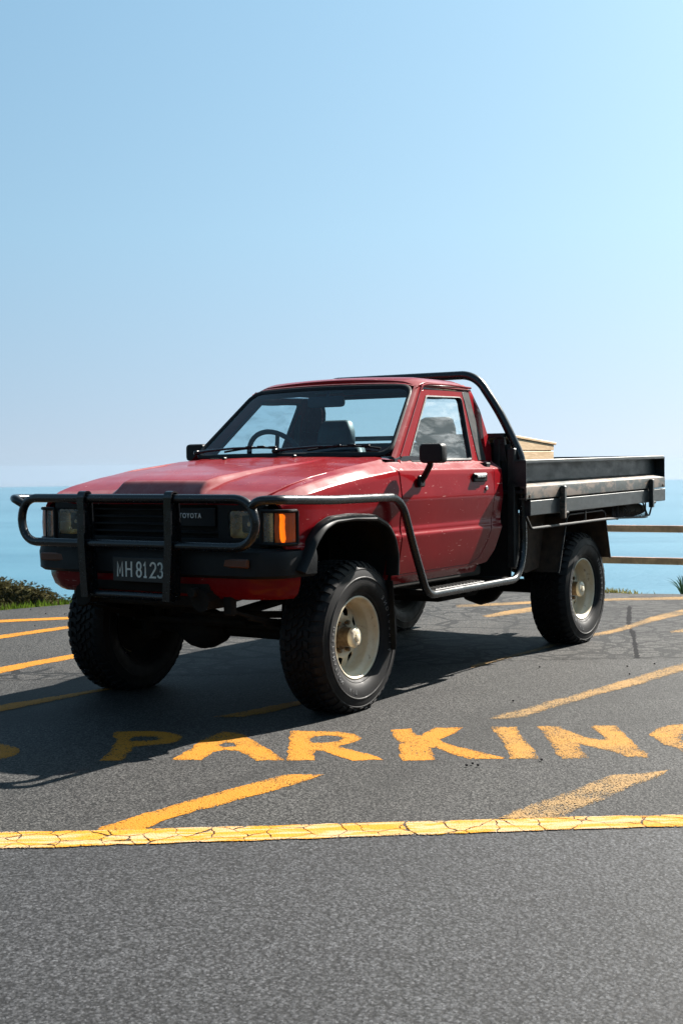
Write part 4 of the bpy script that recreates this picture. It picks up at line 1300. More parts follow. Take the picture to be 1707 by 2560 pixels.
# ---- cab back wall with the rear window
def back(y, z):
    ay = abs(y)
    return (interp(z, [0.66, 1.15, 1.25, 1.34, 1.56, 1.70], [-1.574, -1.578, -1.632, -1.680, -1.668, -1.600])+0.10*max(0, ay-0.55)**2, y, z)
bwall = [(0.66, 0.66), (0.72, 0.80), (0.770, 1.18), (0.690, 1.240), (0.575, 1.655), (0.535, 1.700), (-0.535, 1.700), (-0.575, 1.655), (-0.690, 1.240), (-0.770, 1.18), (-0.72, 0.80), (-0.66, 0.66)]
rwin = round2([(0.545, 1.350), (0.510, 1.655), (-0.510, 1.655), (-0.545, 1.350)], 0.04)
cb = panel('cab_back', 'red_paint', bwall, back, truck, (rwin,), frange(-0.75, 0.75, 0.1), frange(0.7, 1.65, 0.08), 0.05, 0.03, (-1, 0, 0))
rg = dens(rwin, 0.05)
MB().add([Vector(back(a, b))+Vector((0.008, 0, 0)) for a, b in rg], [list(range(len(rg)))], False).build('rear_window', 'rear_glass', cb)
MB().tube([Vector(back(a, b)) for a, b in rg], 0.012, 8, True).build('rear_window_seal', 'seal_rubber', cb)

# ---- cabin
cab = MB().box((-1.00, 0, 0.68), (1.12, 1.42, 0.06), 0.01).build('cabin_floor', 'underbody', truck)
dsh = MB()
dr = []
for y in frange(-0.70, 0.70, 0.07):
    cl = 0.03*math.exp(-((y+0.36)/0.17)**4)
    dr.append([Vector((-0.50, y, 1.255)), Vector((-0.56, y, 1.268)), Vector((-0.68, y, 1.272+cl*0.5)), Vector((-0.80, y, 1.262+cl)), Vector((-0.84, y, 1.235+cl)), Vector((-0.80, y, 1.05)), Vector((-0.70, y, 0.95)), Vector((-0.45, y, 0.95))])
dsh.loft(dr, True, True, True).build('dashboard', 'cabin_plastic', truck, True, 40)
sw = empty('steering_wheel', (-0.905, -0.355, 1.255), truck)
sw.rotation_euler = (0, R(-62), 0)
MB().tube([(0.195*math.cos(2*PI*k/40), 0.195*math.sin(2*PI*k/40), 0) for k in range(40)], 0.0155, 10, True).build('wheel_rim', 'cabin_plastic', sw)
sp_ = MB()
for a in (20, 160, 270):
    sp_.tube([(0, 0, -0.01), (0.19*math.cos(R(a)), 0.19*math.sin(R(a)), 0)], 0.013, 8)
sp_.lathe_y([(0, 0), (0.06, 0)], (0, 0, 0), 16)
sp_.build('spoke', 'cabin_plastic', sw)
MB().tube([(0, 0, -0.01), (0, 0, -0.22)], 0.03, 12).build('steering_column', 'cabin_plastic', sw)
def cushion(sections):
    m = MB()
    rings = []
    for c, hw_, hh, ax in sections:
        pts = fillet([(-hw_, -hh, 0), (hw_, -hh, 0), (hw_, hh, 0), (-hw_, hh, 0)], min(hw_, hh)*0.75, 5, True)
        rings.append([Vector(c)+Vector((q.y, q.x, 0)) if ax == 'z' else Vector(c)+Vector((0, q.x, q.y)) for q in pts])
    return m.loft(rings, True, True, True)
for sy in (-0.335, 0.385):
    st = cushion([((-1.415, sy, 0.86), 0.26, 0.07, 'z'), ((-1.455, sy, 1.00), 0.27, 0.075, 'z'), ((-1.495, sy, 1.20), 0.25, 0.065, 'z'), ((-1.520, sy, 1.33), 0.20, 0.05, 'z'), ((-1.523, sy, 1.345), 0.17, 0.035, 'z')]).build('seat', 'seat_vinyl', truck, True, 40)
    cushion([((-0.92, sy, 0.84), 0.25, 0.05, 'x'), ((-0.95, sy, 0.85), 0.26, 0.075, 'x'), ((-1.30, sy, 0.82), 0.26, 0.08, 'x'), ((-1.36, sy, 0.81), 0.25, 0.06, 'x')]).build('seat_base', 'seat_vinyl', st, True, 40)
    cushion([((-1.517, sy, 1.352), 0.118, 0.034, 'z'), ((-1.519, sy, 1.37), 0.132, 0.046, 'z'), ((-1.527, sy, 1.44), 0.124, 0.048, 'z'), ((-1.537, sy, 1.495), 0.102, 0.040, 'z'), ((-1.541, sy, 1.510), 0.080, 0.022, 'z')]).build('headrest', 'seat_vinyl', st, True, 60)
rv = cushion([((-0.862, 0.02, 1.592), 0.118, 0.026, 'x'), ((-0.868, 0.02, 1.592), 0.125, 0.032, 'x'), ((-0.888, 0.02, 1.592), 0.122, 0.030, 'x')]).build('rear_view_mirror', 'cabin_plastic', truck, True, 40)
MB().tube([(-0.878, 0.02, 1.60), (-0.91, 0.02, 1.665)], 0.008, 8).build('mirror_stalk', 'cabin_plastic', rv)
for sgn in (1, -1):
    MB().tube([(-0.955, sgn*0.50, 1.648), (-0.955, sgn*0.10, 1.652)], [0.020, 0.020], 8).build('sun_visor', 'headliner', truck)
MB().tube(fillet([(-1.50, -0.61, 1.55), (-1.49, -0.63, 1.30), (-1.42, -0.63, 0.80)], 0.1), 0.018, 6).build('seat_belt', 'plate_white' if False else 'headliner', truck)
MB().box((-0.05, 0, 0.85), (0.62, 0.80, 0.36), 0.02).build('engine', 'underbody', truck)

# ---- front: grille panel, lights, badge
gx = 0.640
gp_ = [(q.x, q.y) for q in fillet([(-0.652, 0.868, 0), (0.652, 0.868, 0), (0.655, 1.050, 0), (0.60, 1.062, 0), (-0.60, 1.062, 0), (-0.655, 1.050, 0)], 0.012, 3, True)]
def gsurf(y, z):
    return (gx-0.045*max(0, abs(y)-0.42)**1.6-0.05*max(0, 0.90-z), y, z)
hl_y0, hl_y1, hl_z0, hl_z1 = 0.462, 0.642, 0.886, 1.022
holesg = []
for sgn in (1, -1):
    h_ = round2([(sgn*hl_y0, hl_z0), (sgn*hl_y1, hl_z0), (sgn*hl_y1, hl_z1), (sgn*hl_y0, hl_z1)], 0.022)
    holesg.append(h_)
gr_hole = round2([(-0.405, 0.884), (0.405, 0.884), (0.405, 1.046), (-0.405, 1.046)], 0.01)
gpan = panel('grille', 'grille_black', gp_, gsurf, truck, holesg+[gr_hole], frange(-0.62, 0.62, 0.05), [0.9, 0.96, 1.03, 1.05], 0.04, 0.05, (1, 0, 0))
for k in range(4):
    z = 0.912+k*0.036
    m = MB().box((gx-0.032, 0, z), (0.026, 0.81, 0.012), 0.004)
    m.build('slat', 'grille_black', gpan)
MB().box((gx-0.07, 0, 0.965), (0.006, 1.28, 0.19), 0.002).build('radiator_screen', 'grille_black', gpan)
MB().box((gx-0.012, 0.285, 0.986), (0.030, 0.205, 0.090), 0.004).build('badge_plate', 'grille_black', gpan)
xb = 0.173
for ch, wd in zip('TOYOTA', (0.0212, 0.0256, 0.0216, 0.0256, 0.0212, 0.0232)):
    me = text_mesh(ch, 0.036, 0.0014)
    o = link('badge_letter', me, 'badge_silver', gpan)
    o.matrix_local = Matrix.Translation((gx+0.0055, xb+wd/2, 0.992)) @ Matrix(((0, 0, 1, 0), (1, 0, 0, 0), (0, 1, 0, 0), (0, 0, 0, 1))) @ Matrix.Diagonal((0.80, 0.95, 1, 1))
    xb += wd
for sgn in (1, -1):
    hl = empty('headlight', (0, 0, 0), truck)
    cy, cz = sgn*(hl_y0+hl_y1)/2, (hl_z0+hl_z1)/2
    hs = [(q.x, q.y) for q in fillet([(-0.089, -0.067, 0), (0.089, -0.067, 0), (0.089, 0.067, 0), (-0.089, 0.067, 0)], 0.020, 5, True)]
    xh = gx-0.010
    rl = []
    for dx, k in ((0.0, 0.985), (-0.02, 0.9), (-0.05, 0.62), (-0.066, 0.28), (-0.070, 0.05)):
        rl.append([Vector((xh-0.008+dx, cy+a*k, cz+b*k)) for a, b in hs])
    MB().loft(rl, True, False, True).build('reflector', 'reflector', hl)
    MB().tube([(xh-0.072, cy, cz), (xh-0.035, cy, cz)], 0.010, 8).build('bulb', 'chrome', hl)
    gl = []
    for dx, k in ((-0.008, 1.0), (0.002, 0.985), (0.008, 0.9), (0.013, 0.6), (0.015, 0.25), (0.0152, 0.02)):
        gl.append([Vector((xh+dx, cy+a*k, cz+b*k)) for a, b in hs])
    MB().loft(gl, True, False, True).build('lens', 'clear_lens', hl, True, 60)
    rm = MB().tube([Vector((xh-0.004, cy+a*1.02, cz+b*1.02)) for a, b in hs], 0.0055, 6, True)
    rm.build('bezel', 'chrome' if False else 'black_plastic', hl)
    # corner lamp: clear front, amber side
    cl = empty('corner_lamp', (0, 0, 0), truck)
    z0, z1 = 0.866, 1.018
    ctr = [(0.636, 0.666), (0.635, 0.685), (0.634, 0.705), (0.632, 0.722)]
    amb = [(0.6315, 0.725), (0.626, 0.748), (0.614, 0.767), (0.600, 0.780), (0.580, 0.789), (0.560, 0.7935)]
    def strip(pts, name, mat, zz0, zz1, dep):
        rr = []
        for x, y in pts:
            rr.append([Vector((x, sgn*y, zz0)), Vector((x+0.003, sgn*(y+0.002), (zz0+zz1)/2)), Vector((x, sgn*y, zz1))])
        return MB().loft(rr, False, False, True).build(name, mat, cl)
    strip(ctr, 'clear_section', 'clear_lens', z0+0.008, z1-0.008, 0)
    strip(amb, 'amber_section', 'amber_lens', z0+0.008, z1-0.008, 0)
    bk = MB()
    rr = []
    for x, y in ctr+amb:
        rr.append([Vector((x-0.028, sgn*(y-0.018), z0+0.010)), Vector((x-0.028, sgn*(y-0.018), z1-0.010))])
    bk.loft(rr, False, False, True).build('lamp_reflector', 'reflector', cl)
    fr_ = MB()
    fp = [(0.637, 0.656)]+ctr+amb+[(0.552, 0.797)]
    for zz in (z0, z1):
        fr_.tube([Vector((x+0.001, sgn*y, zz)) for x, y in fp], 0.0085, 8)
    fr_.tube([Vector((fp[0][0], sgn*fp[0][1], z)) for z in (z0, z1)], 0.010, 8)
    fr_.tube([Vector((fp[-1][0], sgn*fp[-1][1], z)) for z in (z0, z1)], 0.0085, 8)
    fr_.tube([Vector((0.6330, sgn*0.7235, z)) for z in (z0, z1)], 0.004, 6)
    fr_.build('lamp_frame', 'black_plastic', cl)
# apron closing the front behind bumper
MB().box((0.60, 0, 0.845), (0.06, 1.30, 0.06), 0.01).build('front_apron', 'underbody', truck)

# ---- bumper, valance, plate
def sweep_plan(plan, prof):
    rings = []
    n = len(plan)
    for i, q in enumerate(plan):
        d = (plan[min(i+1, n-1)]-plan[max(i-1, 0)]).normalized()
        nn = Vector((d.y, -d.x, 0))
        rings.append([q+nn*o+Vector((0, 0, z)) for o, z in prof])
    return rings
def plan_sym(pts, rad):
    full = [Vector((x, -y, 0)) for x, y in pts[::-1]] + [Vector((x, y, 0)) for x, y in pts[1 if pts[0][1] == 0 else 0:]]
    n = len(full)
    return fillet(full, rad, 7)
bpl = plan_sym([(0.746, 0.0), (0.742, 0.40), (0.718, 0.680), (0.628, 0.778), (0.415, 0.812)], 0.12)
bprof = [(0.0, 0.722), (0.0, 0.738), (0.004, 0.80), (-0.004, 0.832), (-0.022, 0.845), (-0.075, 0.846), (-0.080, 0.72), (-0.02, 0.708)]
br = sweep_plan(bpl, bprof)
if br[len(br)//2][0].x < 0.7:
    br = sweep_plan(bpl[::-1], bprof)
bump = MB().loft(br, True, True, True).build('front_bumper', 'bumper_plastic', truck, True, 40)
for sgn in (1, -1):
    m = MB().box((0.731, sgn*0.575, 0.781), (0.020, 0.162, 0.040), 0.006, Matrix.Rotation(R(-5.5*sgn), 3, 'Z'))
    m.build('indicator', 'dull_amber_lens', bump)
vpl = plan_sym([(0.715, 0.0), (0.712, 0.35), (0.688, 0.60), (0.59, 0.752), (0.500, 0.778)], 0.12)
vprof = [(-0.055, 0.604), (-0.022, 0.630), (-0.004, 0.675), (0.0, 0.712), (-0.03, 0.722), (-0.06, 0.70), (-0.075, 0.62)]
vr = sweep_plan(vpl, vprof)
if vr[len(vr)//2][3].x < 0.7:
    vr = sweep_plan(vpl[::-1], vprof)
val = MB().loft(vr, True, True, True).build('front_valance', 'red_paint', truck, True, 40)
MB().box((0.702, 0.0, 0.652), (0.02, 0.80, 0.05), 0.006).build('valance_recess', 'underbody', val)
for sgn in (1, -1):
    MB().tube([(0.73, sgn*0.345, 0.64), (0.775, sgn*0.345, 0.64)], 0.022, 12).build('tow_hook', 'underbody', truck)
plate = MB().box((0.757, 0.024, 0.735), (0.008, 0.350, 0.118), 0.003).build('number_plate', 'plate_black', truck)
def arc(cx, cy, rx, ry, a0, a1, n=10):
    return [(cx+rx*math.cos(R(a0+(a1-a0)*k/n)), cy+ry*math.sin(R(a0+(a1-a0)*k/n))) for k in range(n+1)]
GLYPH = {'M': [[(0, 0), (0, 1), (0.5, 0.25), (1, 1), (1, 0)]], 'H': [[(0, 0), (0, 1)], [(1, 0), (1, 1)], [(0, 0.5), (1, 0.5)]],
         '8': [arc(0.5, 0.75, 0.45, 0.25, 0, 360, 18), arc(0.5, 0.25, 0.5, 0.25, 0, 360, 18)],
         '1': [[(0.1, 0.80), (0.5, 1.0), (0.5, 0.0)], [(0.15, 0), (0.85, 0)]],
         '2': [arc(0.5, 0.72, 0.48, 0.28, 165, -25, 12)+[(0.02, 0.0), (1.0, 0.0)]],
         '3': [arc(0.45, 0.75, 0.45, 0.25, 150, -90, 12)+arc(0.45, 0.25, 0.52, 0.25, 90, -150, 12)]}
def stroke_glyph(ch, y0, y1, z0, z1, x, w):
    m = MB()
    for ip, path in enumerate(GLYPH[ch]):
        pts = [Vector((y0+(y1-y0)*a, z0+(z1-z0)*b)) for a, b in path]
        closed = (pts[0]-pts[-1]).length < 1e-5
        if closed:
            pts = pts[:-1]
        n = len(pts)
        L_, R_ = [], []
        for k in range(n):
            a = pts[k-1] if (k > 0 or closed) else None
            b = pts[(k+1) % n] if (k < n-1 or closed) else None
            d1 = (pts[k]-a).normalized() if a is not None else (b-pts[k]).normalized()
            d2 = (b-pts[k]).normalized() if b is not None else d1
            n1, n2 = Vector((-d1.y, d1.x)), Vector((-d2.y, d2.x))
            nn = (n1+n2)
            nn = nn*(1/max(0.35, nn.length_squared/2)) if nn.length > 1e-6 else n1
            c_ = pts[k]
            if a is None: c_ = c_-d1*w*0.3
            if b is None: c_ = c_+d2*w*0.3
            L_.append(c_+nn*w/2*1.0); R_.append(c_-nn*w/2*1.0)
        xx = x+0.0005*ip
        vs_ = [(xx, q.x, q.y) for q in L_]+[(xx, q.x, q.y) for q in R_]+[(xx-0.003, q.x, q.y) for q in L_]+[(xx-0.003, q.x, q.y) for q in R_]
        fs = []
        for k in range(n if closed else n-1):
            k2 = (k+1) % n
            fs += [[k, k2, n+k2, n+k], [k, 2*n+k, 2*n+k2, k2], [n+k, n+k2, 3*n+k2, 3*n+k]]
        m.add(vs_, fs, False)
    return m
for ch, y0, y1 in (('M', -0.1180, -0.0870), ('H', -0.0630, -0.0290), ('8', 0.0040, 0.0320), ('1', 0.0480, 0.0680), ('2', 0.0890, 0.1230), ('3', 0.1360, 0.1650)):
    stroke_glyph(ch, y0, y1, 0.702, 0.771, 0.7625, 0.0088).build('character', 'plate_white', plate)

# ---- bull bar
bb = empty('bull_bar', (0, 0, 0), truck)
TR = 0.0215
X0 = 0.800
loop = fillet([(X0, -0.725, 1.078), (X0, 0.725, 1.078), (X0, 0.725, 0.858), (X0, -0.725, 0.858)], 0.105, 8, True)
# the ends sweep back a little
loop = [Vector((q.x-0.09*max(0, abs(q.y)-0.50)**1.5, q.y*1.012, q.z)) for q in loop]
MB().tube(loop, TR, 16, True).build('bar_loop', 'black_enamel', bb)
MB().tube([(X0-0.02, -0.25, 0.612), (X0-0.02, 0.25, 0.612)], 0.019, 14).build('lower_bar', 'black_enamel', bb)
for sgn in (1, -1):
    yc = 0.257 if sgn > 0 else -0.293
    path = fillet([(X0+0.025, yc-sgn*0.018, 0.598), (X0+0.026, yc, 0.86), (X0+0.026, yc, 1.085), (X0+0.018, yc, 1.110), (X0-0.020, yc, 1.110), (X0-0.030, yc, 1.085), (X0-0.040, yc, 0.90), (X0-0.045, yc-sgn*0.018, 0.598)], 0.022, 5)
    rr = []
    for i, q in enumerate(path):
        d = (path[min(i+1, len(path)-1)]-path[max(i-1, 0)]).normalized()
        n_ = d.cross(Vector((0, 1, 0))).normalized()
        rr.append([q+Vector((0, a, 0))+n_*b for a, b in ((-0.022, -0.004), (-0.022, 0.004), (0.022, 0.004), (0.022, -0.004))])
    MB().loft(rr, True, True, False).build('upright', 'black_enamel', bb)
    MB().loft([[Vector((X0+0.020, yc+y-sgn*0.016, 0.61)), Vector((X0-0.040, yc+y-sgn*0.016, 0.61)), Vector((X0-0.036, yc+y, 0.90)), Vector((X0-0.026, yc+y, 1.075)), Vector((X0+0.020, yc+y, 1.075)), Vector((X0+0.020, yc+y, 0.86))] for y in (-0.004, 0.004)], True, True, False).build('upright_web', 'black_enamel', bb)
    # side bar and step
    rail = [(X0-0.015, sgn*0.705, 1.035), (X0+0.010, sgn*0.760, 1.072), (X0-0.06, sgn*0.842, 1.074), (0.35, sgn*0.850, 1.062), (-0.30, sgn*0.850, 1.060), (-0.435, sgn*0.850, 0.78), (-0.565, sgn*0.852, 0.530), (-1.67, sgn*0.852, 0.530), (-1.765, sgn*0.850, 0.68), (-1.765, sgn*0.842, 1.10)]
    rp_ = fillet(rail, [0, 0.05, 0.07, 0.5, 0.16, 0.5, 0.11, 0.14, 0.5, 0], 8)
    sb = MB().tube(rp_, TR, 16).build('side_bar', 'black_enamel', truck)
    st_ = MB().box((-0.965, sgn*0.800, 0.545), (0.58, 0.085, 0.016), 0.004)
    for k in range(14):
        st_.box((-0.70-0.04*k, sgn*0.80, 0.5545), (0.014, 0.07, 0.005), 0.001)
    st_.build('step_plate', 'wire_steel', sb)
    bk = MB()
    for xx in (-0.66, -1.10, -1.55):
        bk.box((xx, sgn*0.62, 0.535), (0.05, 0.44, 0.03), 0.004)
    bk.build('step_bracket', 'underbody', sb)

# ---- roll bar behind the cab
hoop = [(-1.765, 0.842, 1.00), (-1.762, 0.840, 1.255), (-1.745, 0.715, 1.520), (-1.740, 0.545, 1.770), (-1.740, -0.545, 1.770), (-1.745, -0.715, 1.520), (-1.762, -0.840, 1.255), (-1.765, -0.842, 1.00)]
hp = fillet(hoop, [0, 0.22, 1.2, 0.17, 0.17, 1.2, 0.22, 0], 9)
MB().tube(hp, 0.0265, 16).build('roll_bar', 'black_enamel', truck)

# ---- tray
def tz(q):
    return Vector((q.x, q.y, q.z+0.0102*(-1.69-q.x)))
tray = empty('tray', (0, 0, 0), truck)
XF, XR = -1.690, -4.130
def tbox(name, mat, c, s, bev=0.004, parent=None, rot=None):
    m = MB().box(c, s, bev, rot)
    m.v = [tuple(tz(Vector(q))) for q in m.v]
    return m.build(name, mat, parent or tray)
for k in range(10):
    yb = -0.81+0.18*k
    tbox('floor_board', 'tray_dark', ((XF+XR)/2, yb, 1.050), (XR-XF-0.02 if XR > XF else XF-XR-0.02, 0.176, 0.020), 0.003)
for k in range(6):
    tbox('cross_member', 'tray_dark', (-1.80-0.44*k, 0, 0.985), (0.06, 1.66, 0.09), 0.004)
for sgn in (1, -1):
    sd = empty('sideboard', (0, 0, 0), tray)
    upper = [(0.815, 1.236), (0.902, 1.236), (0.904, 1.228), (0.902, 1.222), (0.829, 1.219), (0.829, 1.106), (0.815, 1.102)]
    lower = [(0.817, 1.110), (0.834, 1.112), (0.902, 1.082), (0.9045, 1.077), (0.9045, 1.010), (0.900, 1.006), (0.855, 1.006), (0.855, 1.014), (0.892, 1.016), (0.892, 1.070), (0.820, 1.098)]
    MB().prism_x([(sgn*a, b) for a, b in upper], XF, XR, False, tz).build('upper_panel', 'tray_paint', sd)
    MB().prism_x([(sgn*a, b) for a, b in lower], XF, XR, False, tz).build('lower_ledge', 'tray_worn', sd)
    for xx in (XF-0.003, XR+0.003):
        tbox('end_plate', 'tray_paint', (xx, sgn*0.863, 1.158), (0.006, 0.080, 0.150), 0.001, sd)
    ch = [(0.84, 0.998), (0.898, 0.998), (0.902, 0.994), (0.902, 0.910), (0.898, 0.906), (0.84, 0.906), (0.84, 0.913), (0.895, 0.914), (0.895, 0.990), (0.84, 0.991)]
    MB().prism_x([(sgn*a, b) for a, b in ch], -1.757, -4.142, False, tz).build('side_rail', 'tray_paint', tray)
    tbox('rail_edge', 'tray_paint', (-1.754, sgn*0.871, 0.952), (0.006, 0.060, 0.092), 0.001)
    for xx in (-2.195, -3.79):
        so = tbox('stake', 'tray_worn' if xx > -3 else 'tray_paint', (xx, sgn*0.922, 0.972), (0.034, 0.034, 0.205), 0.005)
        pm = MB()
        pm.tube([(xx-0.02, sgn*0.925, 0.905+0.0102*(-1.69-xx)), (xx-0.065, sgn*0.925, 0.905+0.0102*(-1.69-xx))], 0.009, 8)
        pm.build('stake_pin', 'chrome' if False else 'wire_steel', so)
    # hinges, bolts and weld beads on the side
    for xx in (-1.735, -4.085):
        MB().lathe_y([(0.0, 0.006), (0.009, 0.006), (0.011, 0.002), (0.011, -0.004)], (0, 0, 0), 10).build('ledge_bolt', 'rust_metal', sd).matrix_local = Matrix.Translation((xx, sgn*0.9045, 1.024+0.0102*(-1.69-xx))) @ Matrix.Diagonal((1, sgn, 1, 1))
    hk = MB()
    hk.tube(fillet([(-1.715, sgn*0.838, 1.215), (-1.706, sgn*0.850, 1.20), (-1.706, sgn*0.850, 1.115), (-1.716, sgn*0.838, 1.10)], 0.01, 3), 0.006, 8)
    hk.build('side_latch', 'wire_steel', sd)
    tbox('top_lip', 'tray_paint', ((XF+XR)/2, sgn*0.8595, 1.2405), (XF-XR-0.01, 0.078, 0.007), 0.003, sd)
    # tie rail under the side
    rod = fillet([(-1.700, sgn*0.895, 0.905), (-1.775, sgn*0.895, 0.829), (-2.95, sgn*0.895, 0.838), (-3.26, sgn*0.86, 0.832)], [0, 0.04, 0.3, 0], 5)
    MB().tube(rod, 0.0085, 8).build('tie_rail', 'wire_steel', tray)
    MB().tube([(-2.62, sgn*0.892, 0.842), (-2.62, sgn*0.892, 0.915)], 0.006, 6).build('tie_rail_hanger', 'wire_steel', tray)
    # rear mudguard: sloped sheets ahead of, above and behind the wheel
    gprof = [(-2.285, 0.520), (-2.300, 0.540), (-2.425, 0.868), (-2.46, 0.888), (-3.03, 0.895), (-3.075, 0.880), (-3.175, 0.560)]
    rows_g = []
    for x, z in gprof:
        rows_g.append([Vector((x, sgn*y, z+0.004*(y > 0.8))) for y in (0.42, 0.82, 0.845)])
    th = MB().loft(rows_g, False, False, False)
    g_o = th.build('rear_mudguard', 'rust_metal', tray)
    MB().tube([Vector((x, sgn*0.845, z)) for x, z in gprof], 0.006, 6).build('guard_edge', 'wire_steel', g_o)
    fp = MB().add([(-1.80, sgn*0.80, 0.90), (-2.35, sgn*0.80, 0.90), (-2.26, sgn*0.80, 0.60), (-2.10, sgn*0.80, 0.56), (-1.86, sgn*0.80, 0.72)], [[0, 1, 2, 3, 4]], False)
    MB().loft([[Vector((x, sgn*(0.70+d), z)) for x, z in ((-1.78, 0.905), (-2.415, 0.905), (-2.30, 0.55), (-2.12, 0.53), (-1.80, 0.60))] for d in (0.0, 0.004)], True, True, False).build('guard_side_sheet', 'rust_metal', g_o)
    MB().tube([(-1.80, sgn*0.712, 0.86), (-2.02, sgn*0.712, 0.66)], 0.006, 6).build('guard_brace', 'wire_steel', g_o)
# tailboard and headboard
tbox('tailboard', 'tray_paint', (XR+0.012, 0, 1.140), (0.022, 1.62, 0.190), 0.004)
tbox('tailboard_cap', 'tray_paint', (XR+0.012, 0, 1.238), (0.034, 1.63, 0.012), 0.003)
hbo = empty('headboard', (0, 0, 0), tray)
for k in range(5):
    tbox('upright_post', 'tray_dark', (-1.722, -0.70+0.35*k, 1.215), (0.036, 0.040, 0.32), 0.004, hbo)
tbox('top_rail', 'tray_dark', (-1.722, 0, 1.392), (0.044, 1.50, 0.030), 0.004, hbo)
tbox('middle_rail', 'tray_dark', (-1.722, 0, 1.345), (0.030, 1.50, 0.012), 0.003, hbo)
tbox('sheet', 'tray_dark', (-1.738, 0, 0.930), (0.006, 1.56, 0.820), 0.002, hbo)
for sgn in (1, -1):
    tbox('side_cheek', 'tray_dark', (-1.722, sgn*0.800, 0.955), (0.060, 0.050, 0.72), 0.006, hbo)
    MB().loft([[Vector((-1.71, sgn*y, 1.40)), Vector((-1.71, sgn*(y+0.02), 1.24)), Vector((-1.735, sgn*(y+0.02), 1.24)), Vector((-1.735, sgn*y, 1.40))] for y in (0.70, 0.745)], True, True, False).build('corner_plate', 'tray_dark', hbo)
# wire basket slung under the rear overhang
bsk = empty('under_tray_basket', (0, 0, 0), tray)
wm = MB()
yA, yB = 0.835, 0.30
zb_ = 0.824
for y in (yA, yB):
    wm.tube(fillet([(-3.245, y, 0.935), (-3.245, y, zb_+0.01), (-3.84, y, zb_-0.008), (-3.985, y, zb_+0.004), (-4.075, y, 0.945)], 0.02, 4), 0.007, 8)
    wm.tube([(-3.335, y, 0.935), (-3.335, y, zb_-0.006)], 0.009, 8)
    wm.tube([(-3.90, y, 0.935), (-3.905, y, zb_-0.01)], 0.006, 8)
    wm.tube([(-3.83, y, 0.94), (-3.95, y, zb_)], 0.006, 8)
wm.build('basket_frame', 'wire_steel', bsk)
ms = MB()
for k in range(24):
    x = -3.26-k*0.0285
    z = zb_+0.008-0.022*min(1, k/22)
    ms.tube([(x, yB, z), (x, yA, z)], 0.0022, 5)
    dz = 0.035+0.030*random.random()
    ms.tube([(x, yA, z), (x-0.02, yA, z+dz)], 0.0022, 5)
    ms.tube([(x-0.028, yA, z), (x-0.006, yA, z+dz)], 0.0022, 5)
for k in range(12):
    y = yB+(yA-yB)*k/11
    ms.tube([(-3.25, y, zb_+0.008), (-3.93, y, zb_-0.014)], 0.0022, 5)
ms.build('basket_mesh', 'wire_steel', bsk)
bag = empty('canvas_roll', (-3.72, 0.71, 0.822))
setprops(bag, label='dark canvas roll lying in the wire basket under the tray', category='canvas roll')
br_ = []
for k in range(13):
    t_ = k/12
    x = 0.27-0.54*t_
    rr = 0.056*(min(1, 0.55+6*min(t_, 1-t_)))*(1+0.06*math.sin(9*t_))
    br_.append([Vector((x, rr*1.9*math.cos(a), 0.050+rr*0.85*math.sin(a))) for a in [2*PI*j/14 for j in range(14)]])
MB().loft(br_, True, True, True).build('roll_body', 'bag_canvas', bag)
for x in (-0.16, 0.14):
    MB().tube([(x, 0.110*math.cos(2*PI*j/20), 0.050+0.052*math.sin(2*PI*j/20)) for j in range(20)], 0.005, 6, True).build('strap', 'rust_metal', bag)
# ---- running gear
ch = MB()
for sgn in (1, -1):
    ch.tube(fillet([(0.74, sgn*0.37, 0.60), (0.30, sgn*0.37, 0.64), (-0.40, sgn*0.37, 0.58), (-2.30, sgn*0.40, 0.60), (-2.87, sgn*0.40, 0.72), (-4.02, sgn*0.40, 0.86)], 0.25, 5), 0.055, 8)
for xx in (0.62, -0.55, -1.5, -2.3, -3.4):
    ch.box((xx, 0, 0.60 if xx > -2.6 else 0.80), (0.09, 0.80, 0.09), 0.01)
ch.build('chassis', 'underbody', truck)
ax = MB()
ax.tube([(0, -0.68, 0.372), (0, 0.60, 0.372)], 0.046, 14)
ax.tube([(0.03, -0.325, 0.375), (0.03, -0.30, 0.372), (0.03, -0.235, 0.368), (0.03, -0.175, 0.366), (0.03, -0.115, 0.368), (0.03, -0.05, 0.372), (0.03, -0.02, 0.375)], [0.045, 0.075, 0.103, 0.112, 0.103, 0.075, 0.045], 18)
for sgn in (1, -1):
    ax.box((0.01, sgn*0.56, 0.40), (0.13, 0.08, 0.24), 0.03)
ax.build('front_axle', 'underbody', truck)
st = MB()
st.tube([(0.16, -0.52, 0.415), (0.16, 0.54, 0.415)], 0.016, 10)
st.tube([(0.17, -0.10, 0.428), (0.17, 0.22, 0.430)], 0.024, 10)
st.tube([(0.30, -0.30, 0.52), (0.27, 0.10, 0.475), (0.16, 0.50, 0.485)], 0.018, 10)
st.tube([(0.14, -0.08, 0.50), (0.14, -0.08, 0.39)], 0.03, 10)
st.tube([(0.14, 0.43, 0.40), (0.10, 0.43, 0.72)], 0.026, 10)
st.tube([(0.10, -0.43, 0.40), (0.10, -0.43, 0.72)], 0.026, 10)
st.build('steering_linkage', 'underbody', truck)
